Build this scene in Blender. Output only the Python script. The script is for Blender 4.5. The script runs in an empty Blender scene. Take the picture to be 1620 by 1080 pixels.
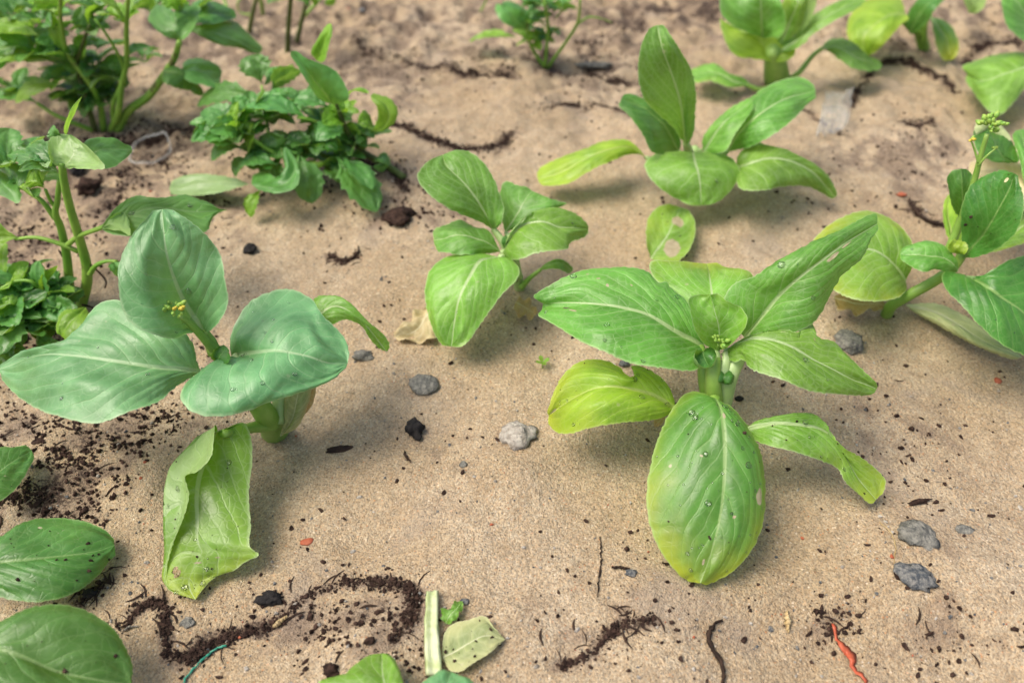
import bpy, math, random
import numpy as np
from mathutils import Vector, noise as mnoise

random.seed(7)
RNG = np.random.RandomState(11)
scene = bpy.context.scene
COL = scene.collection
R = math.radians

# ------------------------------------------------------------------ camera
CAM_H, PITCH, LENS = 0.45, R(43.0), 28.0
W0, H0 = 1620.0, 1080.0
FPX = W0 * LENS / 36.0
cam_data = bpy.data.cameras.new('camera')
cam_data.lens = LENS
cam_data.sensor_width = 36.0
cam_data.clip_start = 0.01
cam_data.clip_end = 200.0
cam_data.dof.use_dof = True
cam_data.dof.focus_distance = 0.535
cam_data.dof.aperture_fstop = 4.6
cam = bpy.data.objects.new('camera', cam_data)
cam.location = (0, 0, CAM_H)
cam.rotation_euler = (math.pi / 2 - PITCH, 0, 0)
COL.objects.link(cam)
scene.camera = cam

# ------------------------------------------------------------------ sky, sun, exposure
SUN_EL, SUN_AZ = R(60), R(-98)          # azimuth measured from +Y towards +X
world = bpy.data.worlds.new('World')
scene.world = world
world.use_nodes = True
wn, wl = world.node_tree.nodes, world.node_tree.links
wn.clear()
sky = wn.new('ShaderNodeTexSky')
sky.sky_type = 'NISHITA'
sky.sun_disc = False
sky.sun_elevation = SUN_EL
sky.sun_rotation = SUN_AZ
sky.air_density = 1.0
sky.dust_density = 5.0
sky.ozone_density = 0.6
bg = wn.new('ShaderNodeBackground')
bg.inputs['Strength'].default_value = 0.13
wo = wn.new('ShaderNodeOutputWorld')
wl.new(sky.outputs[0], bg.inputs[0])
wl.new(bg.outputs[0], wo.inputs[0])

sun_data = bpy.data.lights.new('sun', 'SUN')
sun_data.energy = 2.2
sun_data.angle = R(34)
sun_data.color = (1.0, 0.94, 0.83)
sun = bpy.data.objects.new('sun', sun_data)
sd = Vector((math.sin(SUN_AZ) * math.cos(SUN_EL), math.cos(SUN_AZ) * math.cos(SUN_EL), math.sin(SUN_EL)))
sun.rotation_euler = sd.to_track_quat('Z', 'Y').to_euler()
sun.location = sd * 5
COL.objects.link(sun)

scene.view_settings.view_transform = 'Standard'
scene.view_settings.look = 'None'
scene.view_settings.exposure = 0.60
scene.view_settings.gamma = 1.0
scene.view_settings.use_curve_mapping = False
scene.render.engine = 'CYCLES'
scene.cycles.max_bounces = 6
scene.cycles.diffuse_bounces = 3
scene.cycles.glossy_bounces = 2
scene.cycles.transmission_bounces = 4
scene.cycles.transparent_max_bounces = 8

# ------------------------------------------------------------------ helpers
CAMV = np.array([0, 0, CAM_H])
UPV = np.array([0, math.sin(PITCH), math.cos(PITCH)])
FWD = np.array([0, math.cos(PITCH), -math.sin(PITCH)])


def at(x, y, zcm):
    """photo point + height above the sand datum (cm) -> world position (m); arrays allowed"""
    x = np.asarray(x, float); y = np.asarray(y, float); z = np.asarray(zcm, float) * 0.01
    cx = (x - W0 / 2) / FPX
    cy = (H0 / 2 - y) / FPX
    dy = cy * UPV[1] + FWD[1]
    dz = cy * UPV[2] + FWD[2]
    s = (z - CAM_H) / dz
    return np.stack([cx * s, dy * s, z + 0 * s], -1)


def _hash(ix, iy, seed):
    n = (ix.astype(np.int64) * 374761393 + iy.astype(np.int64) * 668265263 + seed * 1442695041) & 0x7fffffff
    n = (n ^ (n >> 13)) * 1274126177 & 0x7fffffff
    n = n ^ (n >> 16)
    return (n & 0xffff) / 65535.0


def vnoise(x, y, seed=0):
    x = np.asarray(x, float); y = np.asarray(y, float)
    ix = np.floor(x); iy = np.floor(y)
    fx = x - ix; fy = y - iy
    fx = fx * fx * fx * (fx * (fx * 6 - 15) + 10); fy = fy * fy * fy * (fy * (fy * 6 - 15) + 10)
    a = _hash(ix, iy, seed); b = _hash(ix + 1, iy, seed); c = _hash(ix, iy + 1, seed); d = _hash(ix + 1, iy + 1, seed)
    return (a + (b - a) * fx) * (1 - fy) + (c + (d - c) * fx) * fy - 0.5


def gz(x, y):
    """height of the sand surface (m)"""
    x = np.asarray(x, float); y = np.asarray(y, float)
    h = 0.022 * vnoise(x * 5.1 + 3, y * 5.1, 1) + 0.013 * vnoise(x * 11, y * 11, 2) + 0.006 * vnoise(x * 23, y * 23, 3)
    rough = np.clip((y - 0.62) * 1.6 + np.clip(-x - 0.18, 0, 0.5) * 1.2, 0, 1)
    h = h + rough * (0.018 * vnoise(x * 34, y * 34, 4) + 0.011 * vnoise(x * 78, y * 78, 5) + 0.005 * vnoise(x * 150, y * 150, 7))
    h = h + 0.0016 * vnoise(x * 95, y * 95, 6)
    return h


def ground_at(x, y):
    p = at(x, y, 0.0)
    for _ in range(4):
        z = gz(p[..., 0], p[..., 1])
        p = at(x, y, z * 100)
    return p


def spline(pts, n, dim=None):
    """Catmull-Rom through pts, resampled evenly by arc length of the first two columns"""
    P = np.array(pts, float)
    if len(P) == 2:
        t = np.linspace(0, 1, n)[:, None]
        return P[0] * (1 - t) + P[1] * t
    Q = np.vstack([2 * P[0] - P[1], P, 2 * P[-1] - P[-2]])
    out = []
    for i in range(1, len(Q) - 2):
        p0, p1, p2, p3 = Q[i - 1:i + 3]
        d1 = max(np.linalg.norm(p1[:2] - p0[:2]), 1e-6) ** .5
        d2 = max(np.linalg.norm(p2[:2] - p1[:2]), 1e-6) ** .5
        d3 = max(np.linalg.norm(p3[:2] - p2[:2]), 1e-6) ** .5
        m1 = d2 * ((p1 - p0) / d1 - (p2 - p0) / (d1 + d2) + (p2 - p1) / d2)
        m2 = d2 * ((p2 - p1) / d2 - (p3 - p1) / (d2 + d3) + (p3 - p2) / d3)
        t = np.linspace(0, 1, 24, endpoint=False)[:, None]
        out.append((2 * t**3 - 3 * t**2 + 1) * p1 + (t**3 - 2 * t**2 + t) * m1 + (-2 * t**3 + 3 * t**2) * p2 + (t**3 - t**2) * m2)
    out.append(P[-1:])
    C = np.vstack(out)
    s = np.concatenate([[0], np.cumsum(np.linalg.norm(np.diff(C[:, :dim or 2], axis=0), axis=1))])
    q = np.linspace(0, s[-1], n)
    return np.stack([np.interp(q, s, C[:, k]) for k in range(C.shape[1])], 1)


def set_props(o, label=None, cat=None, group=None, kind=None):
    if label: o['label'] = label
    if cat: o['category'] = cat
    if group: o['group'] = group
    if kind: o['kind'] = kind
    return o


def thing(name, base, label, cat, group=None):
    o = bpy.data.objects.new(name, None)
    o.empty_display_size = 0.02
    o.location = base
    COL.objects.link(o)
    return set_props(o, label, cat, group)


def root_loc(o):
    v = Vector((0, 0, 0))
    while o is not None:
        v = v + Vector(o.location); o = o.parent
    return np.array(v)


def mesh_obj(name, V, F, mat, parent=None, smooth=True, local=None):
    """V in world metres; made local to the parent chain (or to `local` when top-level)"""
    org = root_loc(parent) if parent is not None else (np.zeros(3) if local is None else np.array(local))
    me = bpy.data.meshes.new(name)
    me.from_pydata((np.asarray(V) - org).tolist(), [], [list(map(int, f)) for f in F])
    if smooth:
        me.polygons.foreach_set('use_smooth', [True] * len(me.polygons))
    me.materials.append(mat)
    me.update()
    o = bpy.data.objects.new(name, me)
    if parent is not None:
        o.parent = parent
    else:
        o.location = org
    COL.objects.link(o)
    return o


# ------------------------------------------------------------------ node helpers / materials
class NT:
    def __init__(self, name):
        self.m = bpy.data.materials.new(name)
        self.m.use_nodes = True
        self.t = self.m.node_tree
        self.t.nodes.clear()
        self.out = self.t.nodes.new('ShaderNodeOutputMaterial')

    def n(self, typ, **kw):
        nd = self.t.nodes.new(typ)
        for k, v in kw.items():
            if k.startswith('i_'):
                key = k[2:]
                key = int(key) if key.isdigit() else key.replace('_', ' ')
                self.put(nd.inputs[key], v)
            else:
                setattr(nd, k, v)
        return nd

    def put(self, sock, v):
        if hasattr(v, 'is_linked') or hasattr(v, 'links'):
            self.t.links.new(v, sock)
        else:
            sock.default_value = v

    def math(self, op, a, b=0.0, c=None, clamp=False):
        nd = self.t.nodes.new('ShaderNodeMath'); nd.operation = op; nd.use_clamp = clamp
        self.put(nd.inputs[0], a); self.put(nd.inputs[1], b)
        if c is not None: self.put(nd.inputs[2], c)
        return nd.outputs[0]

    def sstep(self, x, lo, hi, a=0.0, b=1.0):
        nd = self.t.nodes.new('ShaderNodeMapRange'); nd.interpolation_type = 'SMOOTHSTEP'
        for i, v in enumerate((x, lo, hi, a, b)): self.put(nd.inputs[i], v)
        return nd.outputs[0]

    def lin(self, x, lo, hi, a=0.0, b=1.0):
        nd = self.t.nodes.new('ShaderNodeMapRange')
        for i, v in enumerate((x, lo, hi, a, b)): self.put(nd.inputs[i], v)
        return nd.outputs[0]

    def mix(self, f, a, b, mode='MIX'):
        nd = self.t.nodes.new('ShaderNodeMix'); nd.data_type = 'RGBA'; nd.blend_type = mode
        self.put(nd.inputs[0], f)
        for s, v in ((nd.inputs[6], a), (nd.inputs[7], b)):
            if isinstance(v, tuple): v = (*v[:3], 1.0)
            self.put(s, v)
        return nd.outputs[2]

    def noise(self, vec, scale, detail=2.0, rough=0.5, dist=0.0):
        nd = self.n('ShaderNodeTexNoise')
        self.put(nd.inputs['Vector'], vec); nd.inputs['Scale'].default_value = scale
        nd.inputs['Detail'].default_value = detail; nd.inputs['Roughness'].default_value = rough
        nd.inputs['Distortion'].default_value = dist
        return nd

    def bump(self, h, strength, dist, nrm=None):
        nd = self.n('ShaderNodeBump'); nd.inputs['Strength'].default_value = strength
        nd.inputs['Distance'].default_value = dist
        self.put(nd.inputs['Height'], h)
        if nrm is not None: self.put(nd.inputs['Normal'], nrm)
        return nd.outputs[0]

    def finish(self, shader):
        self.t.links.new(shader, self.out.inputs['Surface'])
        return self.m


def leaf_material(name, c1, c2, vein, yellow=(0.46, 0.50, 0.035), rough=0.38, trans=0.36, under=None, spots=0.0, veinmix=0.8, spec=0.5, fine=1.0, tcol=None):
    t = NT(name)
    uv = t.n('ShaderNodeUVMap', uv_map='UVMap').outputs[0]
    rib = t.n('ShaderNodeSeparateXYZ'); t.put(rib.inputs[0], t.n('ShaderNodeUVMap', uv_map='rib').outputs[0])
    vn = t.n('ShaderNodeSeparateXYZ'); t.put(vn.inputs[0], t.n('ShaderNodeUVMap', uv_map='vein').outputs[0])
    suv = t.n('ShaderNodeSeparateXYZ'); t.put(suv.inputs[0], uv)
    obj = t.n('ShaderNodeTexCoord').outputs['Object']
    rnd = t.n('ShaderNodeObjectInfo').outputs['Random']
    yel = t.n('ShaderNodeAttribute', attribute_name='yel').outputs['Fac']
    # wobble the vein coordinates a little
    wob = t.math('MULTIPLY', t.math('SUBTRACT', t.noise(obj, 70, 1).outputs['Fac'], 0.5), 0.16)
    ph = t.math('ADD', vn.outputs['X'], wob)
    d = t.math('ABSOLUTE', t.math('SUBTRACT', t.math('FRACT', ph), 0.5))
    lat = t.sstep(d, t.math('MULTIPLY', vn.outputs['Y'], 0.35), vn.outputs['Y'], 1.0, 0.0)
    d2 = t.math('ABSOLUTE', t.math('SUBTRACT', t.math('FRACT', t.math('ADD', t.math('MULTIPLY', ph, 2.0), 0.5)), 0.5))
    lat2 = t.math('MULTIPLY', t.sstep(d2, 0.02, 0.09, 1.0, 0.0), 0.26)
    mid = t.sstep(rib.outputs['X'], t.math('MULTIPLY', rib.outputs['Y'], 0.55), rib.outputs['Y'], 1.0, 0.0)
    vor = t.n('ShaderNodeTexVoronoi', feature='DISTANCE_TO_EDGE'); vor.inputs['Scale'].default_value = 170.0
    dis = t.n('ShaderNodeVectorMath', operation='ADD')
    nv = t.noise(obj, 120, 1)
    sc = t.n('ShaderNodeVectorMath', operation='SCALE'); t.put(sc.inputs[0], nv.outputs['Color']); sc.inputs['Scale'].default_value = 0.006
    t.put(dis.inputs[0], obj); t.put(dis.inputs[1], sc.outputs[0]); t.put(vor.inputs['Vector'], dis.outputs[0])
    net = t.sstep(vor.outputs['Distance'], 0.0, 0.11, 1.0, 0.0)
    netc = t.math('MULTIPLY', net, 0.20 * fine)
    veins = t.math('MAXIMUM', t.math('MAXIMUM', mid, t.math('MULTIPLY', lat, 0.46)), t.math('MAXIMUM', lat2, netc))
    c1 = tuple(v * 0.80 for v in c1); c2 = tuple(v * 1.12 for v in c2)
    base = t.mix(t.sstep(t.noise(obj, 30, 3, 0.6).outputs['Fac'], 0.28, 0.72), c1, c2)
    halo = t.math('MULTIPLY', t.sstep(d, 0.02, 0.30, 1.0, 0.0), 0.12)
    base = t.mix(halo, base, tuple(min(1.0, v * 2.0) for v in c2))
    # tone differs a little from leaf to leaf
    hsv = t.n('ShaderNodeHueSaturation'); t.put(hsv.inputs['Color'], base)
    t.put(hsv.inputs['Hue'], t.lin(rnd, 0, 1, 0.488, 0.508)); t.put(hsv.inputs['Value'], t.lin(rnd, 0, 1, 0.88, 1.12))
    base = hsv.outputs[0]
    ynoise = t.noise(obj, 45, 3).outputs['Fac']
    yfac = t.sstep(t.math('ADD', yel, t.math('MULTIPLY', t.math('SUBTRACT', ynoise, 0.5), 0.55)), 0.15, 0.95)
    yfac = t.math('MULTIPLY', yfac, t.sstep(yel, 0.02, 0.15))
    col = t.mix(yfac, base, yellow)
    col = t.mix(t.math('MULTIPLY', veins, veinmix), col, vein)
    # paler thin margin
    edge = t.sstep(t.math('ABSOLUTE', suv.outputs['X']), 0.955, 0.995)
    col = t.mix(t.math('MULTIPLY', edge, 0.5), col, vein)
    # scars and dust
    if spots > 0:
        v2 = t.n('ShaderNodeTexVoronoi'); v2.inputs['Scale'].default_value = 130.0; t.put(v2.inputs['Vector'], dis.outputs[0])
        r2 = t.n('ShaderNodeSeparateColor'); t.put(r2.inputs[0], v2.outputs['Color'])
        rad = t.math('MULTIPLY', t.math('POWER', r2.outputs[0], 3.0), 0.20)
        patch = t.sstep(t.noise(obj, 22, 2).outputs['Fac'], 0.42, 0.62)
        sp = t.math('MULTIPLY', t.sstep(t.math('SUBTRACT', v2.outputs['Distance'], rad), -0.06, 0.02, 1.0, 0.0), t.math('MULTIPLY', patch, spots))
        sp = t.math('MULTIPLY', sp, t.math('GREATER_THAN', r2.outputs[1], 0.45))
        col = t.mix(sp, col, (0.50, 0.47, 0.30))
        dust = t.sstep(t.noise(obj, 900, 2, 0.7).outputs['Fac'], 0.66, 0.74)
        dust = t.math('MULTIPLY', dust, t.math('MULTIPLY', t.sstep(t.noise(obj, 30, 2).outputs['Fac'], 0.5, 0.66), spots))
        col = t.mix(dust, col, (0.40, 0.33, 0.24))
    dry = t.n('ShaderNodeAttribute', attribute_name='dry').outputs['Fac']
    dryn = t.noise(obj, 260, 2).outputs['Fac']
    dryf = t.sstep(t.math('ADD', dry, t.math('MULTIPLY', t.math('SUBTRACT', dryn, 0.5), 0.5)), 0.45, 0.6)
    col = t.mix(dryf, col, t.mix(dryn, (0.30, 0.22, 0.13), (0.62, 0.54, 0.38)))
    bf = t.n('ShaderNodeNewGeometry').outputs['Backfacing']
    ucol = t.mix(0.55, col, under if under else (0.40, 0.53, 0.25))
    col2 = t.mix(bf, col, ucol)
    h = t.math('ADD', t.math('MULTIPLY', lat, -0.5), t.math('MULTIPLY', net, -0.22 * fine))
    h = t.math('ADD', h, t.math('MULTIPLY', lat2, -0.9))
    h = t.math('ADD', h, t.math('MULTIPLY', t.noise(obj, 700, 2).outputs['Fac'], 0.14))
    h = t.math('ADD', h, t.math('MULTIPLY', t.noise(obj, 130, 2).outputs['Fac'], 0.9 * fine))
    nrm = t.bump(h, 0.45, 0.0008)
    p = t.n('ShaderNodeBsdfPrincipled')
    t.put(p.inputs['Base Color'], col2); t.put(p.inputs['Normal'], nrm)
    t.put(p.inputs['Roughness'], t.lin(t.noise(obj, 60, 2).outputs['Fac'], 0.3, 0.7, rough - 0.07, rough + 0.1))
    p.inputs['Specular IOR Level'].default_value = spec
    tr = t.n('ShaderNodeBsdfTranslucent')
    tc = t.mix(0.6, col, tcol if tcol else (0.40, 0.68, 0.04))
    tc = t.mix(t.math('MULTIPLY', veins, 0.35), tc, (0.25, 0.30, 0.08))
    t.put(tr.inputs['Color'], tc); t.put(tr.inputs['Normal'], nrm)
    mx = t.n('ShaderNodeMixShader'); mx.inputs[0].default_value = trans
    t.put(mx.inputs[1], p.outputs[0]); t.put(mx.inputs[2], tr.outputs[0])
    return t.finish(mx.outputs[0])


def plain_material(name, c1, c2, scale=60, rough=0.6, bump=0.3, bscale=300, bdist=0.001, spec=0.4, trans=0.0, stretch=None):
    t = NT(name)
    obj = t.n('ShaderNodeTexCoord').outputs['Object']
    f = t.sstep(t.noise(obj, scale, 4, 0.6).outputs['Fac'], 0.32, 0.68)
    col = t.mix(f, c1, c2)
    p = t.n('ShaderNodeBsdfPrincipled')
    t.put(p.inputs['Base Color'], col)
    p.inputs['Roughness'].default_value = rough; p.inputs['Specular IOR Level'].default_value = spec
    t.put(p.inputs['Normal'], t.bump(t.noise(obj, bscale, 4, 0.65).outputs['Fac'], bump, bdist))
    sh = p.outputs[0]
    if trans > 0:
        tr = t.n('ShaderNodeBsdfTranslucent'); t.put(tr.inputs['Color'], col)
        mx = t.n('ShaderNodeMixShader'); mx.inputs[0].default_value = trans
        t.put(mx.inputs[1], sh); t.put(mx.inputs[2], tr.outputs[0]); sh = mx.outputs[0]
    return t.finish(sh)


VEINC = (0.42, 0.55, 0.25)
MAT = {
    'blue': leaf_material('leaf_blue_green', (0.105, 0.305, 0.112), (0.150, 0.370, 0.150), (0.44, 0.60, 0.34), rough=0.40, trans=0.27, spots=0.3, veinmix=0.62, spec=0.6, fine=0.75),
    'mid': leaf_material('leaf_mid_green', (0.090, 0.275, 0.036), (0.130, 0.335, 0.052), (0.50, 0.64, 0.32), spots=0.6, veinmix=0.75),
    'bright': leaf_material('leaf_bright_green', (0.140, 0.345, 0.040), (0.190, 0.405, 0.056), (0.54, 0.67, 0.36), spots=0.5, veinmix=0.75),
    'gloss': leaf_material('leaf_wet_green', (0.062, 0.215, 0.032), (0.088, 0.265, 0.042), (0.40, 0.56, 0.22), spots=0.9, veinmix=0.55, rough=0.36, spec=0.5, fine=0.6),
    'lime': leaf_material('leaf_lime', (0.215, 0.420, 0.030), (0.300, 0.480, 0.040), (0.56, 0.65, 0.22), spots=0.5, veinmix=0.6, trans=0.4),
    'dark': leaf_material('leaf_dark_green', (0.034, 0.155, 0.022), (0.054, 0.195, 0.030), (0.32, 0.48, 0.16), spots=0.3, veinmix=0.55, rough=0.36, trans=0.28),
    'dusty': leaf_material('leaf_dusty_green', (0.045, 0.165, 0.022), (0.075, 0.210, 0.045), (0.30, 0.44, 0.17), spots=1.0, veinmix=0.5, trans=0.25),
    'weed': leaf_material('weed_leaf', (0.066, 0.220, 0.042), (0.105, 0.280, 0.060), (0.30, 0.48, 0.20), rough=0.36, trans=0.32, veinmix=0.4, fine=0.4),
    'weedlime': leaf_material('weed_leaf_young', (0.150, 0.350, 0.026), (0.210, 0.420, 0.040), (0.38, 0.54, 0.16), rough=0.38, trans=0.42, veinmix=0.4, fine=0.4),
    'dead': leaf_material('leaf_withered', (0.56, 0.46, 0.22), (0.66, 0.58, 0.32), (0.70, 0.64, 0.44), yellow=(0.42, 0.28, 0.10), rough=0.7, trans=0.25, spots=0.6, tcol=(0.5, 0.4, 0.15), under=(0.60, 0.52, 0.30)),
    'fade': leaf_material('leaf_fading', (0.27, 0.37, 0.13), (0.44, 0.47, 0.22), (0.60, 0.62, 0.38), yellow=(0.54, 0.45, 0.19), rough=0.6, trans=0.25, spots=0.9, tcol=(0.4, 0.42, 0.12)),
}
PET = plain_material('petiole_pale_green', (0.34, 0.50, 0.17), (0.46, 0.60, 0.28), 45, 0.4, 0.25, 220, 0.0006, 0.5, 0.15)
PETG = plain_material('petiole_green', (0.19, 0.36, 0.05), (0.28, 0.45, 0.09), 45, 0.4, 0.25, 220, 0.0006, 0.5, 0.12)
def stem_material():
    t = NT('weed_stem')
    obj = t.n('ShaderNodeTexCoord').outputs['Object']
    col = t.mix(t.sstep(t.noise(obj, 30, 3).outputs['Fac'], 0.35, 0.65), (0.13, 0.29, 0.028), (0.23, 0.39, 0.055))
    col = t.mix(t.math('MULTIPLY', t.sstep(t.noise(obj, 55, 3, 0.6).outputs['Fac'], 0.58, 0.68), 0.75), col, (0.085, 0.045, 0.025))
    p = t.n('ShaderNodeBsdfPrincipled')
    t.put(p.inputs['Base Color'], col); p.inputs['Roughness'].default_value = 0.5; p.inputs['Specular IOR Level'].default_value = 0.4
    t.put(p.inputs['Normal'], t.bump(t.noise(obj, 220, 3, 0.6).outputs['Fac'], 0.5, 0.0012))
    return t.finish(p.outputs[0])


STEMW = stem_material()
STEMB = plain_material('weed_stem_woody', (0.05, 0.07, 0.02), (0.11, 0.15, 0.035), 40, 0.6, 0.5, 160, 0.001, 0.3)
STALK = plain_material('cut_stalk', (0.36, 0.44, 0.17), (0.62, 0.66, 0.42), 90, 0.5, 0.5, 160, 0.001, 0.4, 0.15)
HUSK = plain_material('dry_husk', (0.38, 0.24, 0.09), (0.52, 0.40, 0.20), 50, 0.75, 0.5, 200, 0.001, 0.2, 0.2)
BUD = plain_material('flower_bud', (0.16, 0.33, 0.05), (0.30, 0.44, 0.07), 300, 0.5, 0.2, 400, 0.0004)
BUDY = plain_material('flower_bud_yellow', (0.42, 0.36, 0.04), (0.58, 0.46, 0.06), 300, 0.5, 0.2, 400, 0.0004)
SOILM = plain_material('compost', (0.016, 0.009, 0.007), (0.062, 0.036, 0.026), 260, 0.9, 0.8, 500, 0.0012, 0.15)


def water_material():
    t = NT('water_drop')
    p = t.n('ShaderNodeBsdfPrincipled')
    p.inputs['Base Color'].default_value = (1, 1, 1, 1); p.inputs['Roughness'].default_value = 0.09
    p.inputs['IOR'].default_value = 1.33; p.inputs['Transmission Weight'].default_value = 1.0
    obj = t.n('ShaderNodeTexCoord').outputs['Object']
    t.put(p.inputs['Normal'], t.bump(t.noise(obj, 300, 1).outputs['Fac'], 0.05, 0.0003))
    return t.finish(p.outputs[0])


WATER = water_material()

# ------------------------------------------------------------------ leaf builder
def grid_normals(P):
    du = np.gradient(P, axis=1); dv = np.gradient(P, axis=0)
    n = np.cross(du, dv)
    l = np.linalg.norm(n, axis=2, keepdims=True)
    return n / np.maximum(l, 1e-12)


LEAFNO = [0]


def build_leaf(parent, M3, L3, R3, mat, nu=20, q=0.45, camber=0.0, ruffle=0.0, ruf=3.0, nveins=6, k=0.42, relief=1.0,
               undul=1.0, holes=(), yel=(0, 0, 0), rib=0.0, ribw=1.0, under=False, drops=0, specks=0, name='leaf', seed=None, veinw=1.0, scars=()):
    LEAFNO[0] += 1
    sd_ = LEAFNO[0] * 7.31 if seed is None else seed
    nv = len(M3) - 1
    us = np.linspace(-1, 1, 2 * nu + 1)
    au = np.abs(us)[None, :, None]
    E = np.where((us < 0)[None, :, None], L3[:, None, :], R3[:, None, :])
    lin = M3[:, None, :] + au * (E - M3[:, None, :])
    U = us[None, :, None]
    quad = M3[:, None, :] + U * ((R3 - L3) / 2)[:, None, :] + U**2 * ((R3 + L3) / 2 - M3)[:, None, :]
    P = lin * (1 - q) + quad * q
    N = grid_normals(P)
    mean = (N * (CAMV - P)).sum(2)
    flip = np.median(mean[2:-2]) < 0
    if under: flip = not flip
    if flip: N = -N
    v = np.linspace(0, 1, nv + 1)
    vv = v[:, None]; uu = us[None, :]
    seg = np.linalg.norm(np.diff(M3, axis=0), axis=1); length = seg.sum()
    width = np.linalg.norm(P[:, -1] - P[:, 0], axis=1).max()
    ur = np.where(uu >= rib, (uu - rib) / (1 - rib), (uu - rib) / (1 + rib))
    ur = np.broadcast_to(ur, (nv + 1, len(us))); aur = np.abs(ur)
    wig = np.array([[mnoise.noise((uu[0, j] * 1.6 + sd_, v[i] * 2.2, sd_ * 1.7)) for j in range(len(us))] for i in range(nv + 1)])
    wig2 = np.array([[mnoise.noise((uu[0, j] * 3.4 + sd_ * 2, v[i] * 5.0, sd_)) for j in range(len(us))] for i in range(nv + 1)])

    def phase(side):
        a = np.abs(aur)
        return nveins * (np.power(np.broadcast_to(vv, a.shape), 0.8) * 1.08 - k * np.power(a, 1.15) * (1 - 0.25 * vv)) + (0.5 if side > 0 else 0.0) + 0.45 * wig + 0.12 * wig2 + 3.0 + (sd_ % 1.0)
    phL, phR = phase(-1), phase(1)
    ph = np.where(ur < 0, phL, phR)
    d = np.abs((ph % 1.0) - 0.5)
    fade = np.clip(1.15 - aur, 0, 1) * np.clip(aur * 9, 0, 1) * np.clip((1 - vv) * 3.2, 0, 1)
    endf = np.minimum(1, 8 * np.minimum(vv, 1 - vv)) * (1 - np.abs(uu)**8)
    h = relief * 0.00042 * (-np.exp(-(d / 0.10)**2) * fade + 0.6 * np.sin(np.pi * np.clip(d * 2, 0, 1)) ** 2 * np.clip(aur * 4, 0, 1) * np.clip((1 - vv) * 3.2, 0, 1))
    h = h - relief * 0.0007 * np.exp(-(aur / 0.06)**2) * (1 - vv)
    h = h + undul * (0.0035 * wig + 0.0015 * wig2) * min(1.0, width / 0.05)
    h = h * endf + camber * 0.01 * np.sin(np.pi * np.abs(uu)) * np.sin(np.pi * vv)
    h = h + ruffle * 0.01 * np.abs(uu)**3 * np.sin(2 * np.pi * ruf * vv + sd_ + 1.7 * np.sign(uu)) * np.sin(np.pi * vv)
    P = P + N * h[:, :, None]
    ncol = len(us)
    idx = np.arange((nv + 1) * ncol).reshape(nv + 1, ncol)
    inside = np.zeros((nv + 1, ncol), bool)
    for (hu, hv, rx, ry) in holes:
        # radii in cm of real leaf
        rr = np.linalg.norm(P - P[int(round(hv * nv)), int(round((hu + 1) / 2 * (ncol - 1)))], axis=2)
        ang = np.arctan2((vv - hv) * length, (uu - hu) * width / 2)
        rad = 0.01 * np.sqrt((rx * np.cos(ang))**2 + (ry * np.sin(ang))**2) * (1 + 0.18 * np.sin(3 * ang + sd_))
        inn = rr < rad
        c = P[int(round(hv * nv)), int(round((hu + 1) / 2 * (ncol - 1)))]
        # snap the rim
        edge = inn.copy()
        core = inn & np.roll(inn, 1, 0) & np.roll(inn, -1, 0) & np.roll(inn, 1, 1) & np.roll(inn, -1, 1)
        rim = edge & ~core
        for i, j in zip(*np.nonzero(rim)):
            dvec = P[i, j] - c
            l = np.linalg.norm(dvec)
            if l > 1e-6: P[i, j] = c + dvec / l * rad[i, j]
        inside |= inn
    faces = []; fi = []
    for i in range(nv):
        for j in range(ncol - 1):
            if inside[i, j] and inside[i + 1, j] and inside[i, j + 1] and inside[i + 1, j + 1]: continue
            f = (idx[i, j], idx[i, j + 1], idx[i + 1, j + 1], idx[i + 1, j])
            faces.append(f if not flip else f[::-1])
            fi.append((i, j))
    o = mesh_obj(name, P.reshape(-1, 3), faces, mat, parent)
    me = o.data
    # per-corner coordinates
    rows = np.linalg.norm(np.diff(P, axis=1), axis=2)
    s = np.concatenate([np.zeros((nv + 1, 1)), np.cumsum(rows, axis=1)], 1)
    jr = (rib + 1) / 2 * (ncol - 1)
    s0 = s[:, int(jr)] * (1 - (jr % 1)) + s[:, min(int(jr) + 1, ncol - 1)] * (jr % 1)
    dm = np.abs(s - s0[:, None]) * 100
    wr = ribw * (0.27 * (1 - vv)**1.1 + 0.03) * min(1.0, length / 0.10) + 0 * uu
    wph = veinw * np.clip(0.058 * (1.02 - aur), 0.008, 1) * (1.15 - 0.6 * vv) * np.clip((1 - vv) * 4 + .15, 0, 1)
    lidx = np.zeros(len(me.loops), int); me.loops.foreach_get('vertex_index', lidx)
    pol = np.repeat(np.arange(len(faces)), 4)
    fj = np.array([b for a, b in fi]); side = (fj + 0.5) / (ncol - 1) * 2 - 1 >= rib
    sideL = side[pol]
    fl = lambda A: np.broadcast_to(A, (nv + 1, ncol)).reshape(-1)
    def layer(nm, a, b):
        l = me.uv_layers.new(name=nm)
        l.data.foreach_set('uv', np.stack([a, b], 1).astype(np.float32).reshape(-1))
    layer('UVMap', fl(uu)[lidx], fl(vv)[lidx])
    layer('rib', fl(dm)[lidx], fl(wr)[lidx])
    layer('vein', np.where(sideL, fl(phR)[lidx], fl(phL)[lidx]), fl(wph)[lidx])
    y = yel[0] + yel[1] * vv**2 + yel[2] * np.abs(uu)**2.5
    at_ = me.attributes.new('yel', 'FLOAT', 'POINT'); at_.data.foreach_set('value', fl(y).astype(np.float32))
    dry = np.zeros((nv + 1, ncol))
    for (hu, hv, rx, ry) in scars:
        q2 = ((uu - hu) * width / 2 / (rx * .01))**2 + ((vv - hv) * length / (ry * .01))**2
        dry = np.maximum(dry, np.exp(-0.7 * q2**1.5))
    at2 = me.attributes.new('dry', 'FLOAT', 'POINT'); at2.data.foreach_set('value', fl(dry).astype(np.float32))
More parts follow.
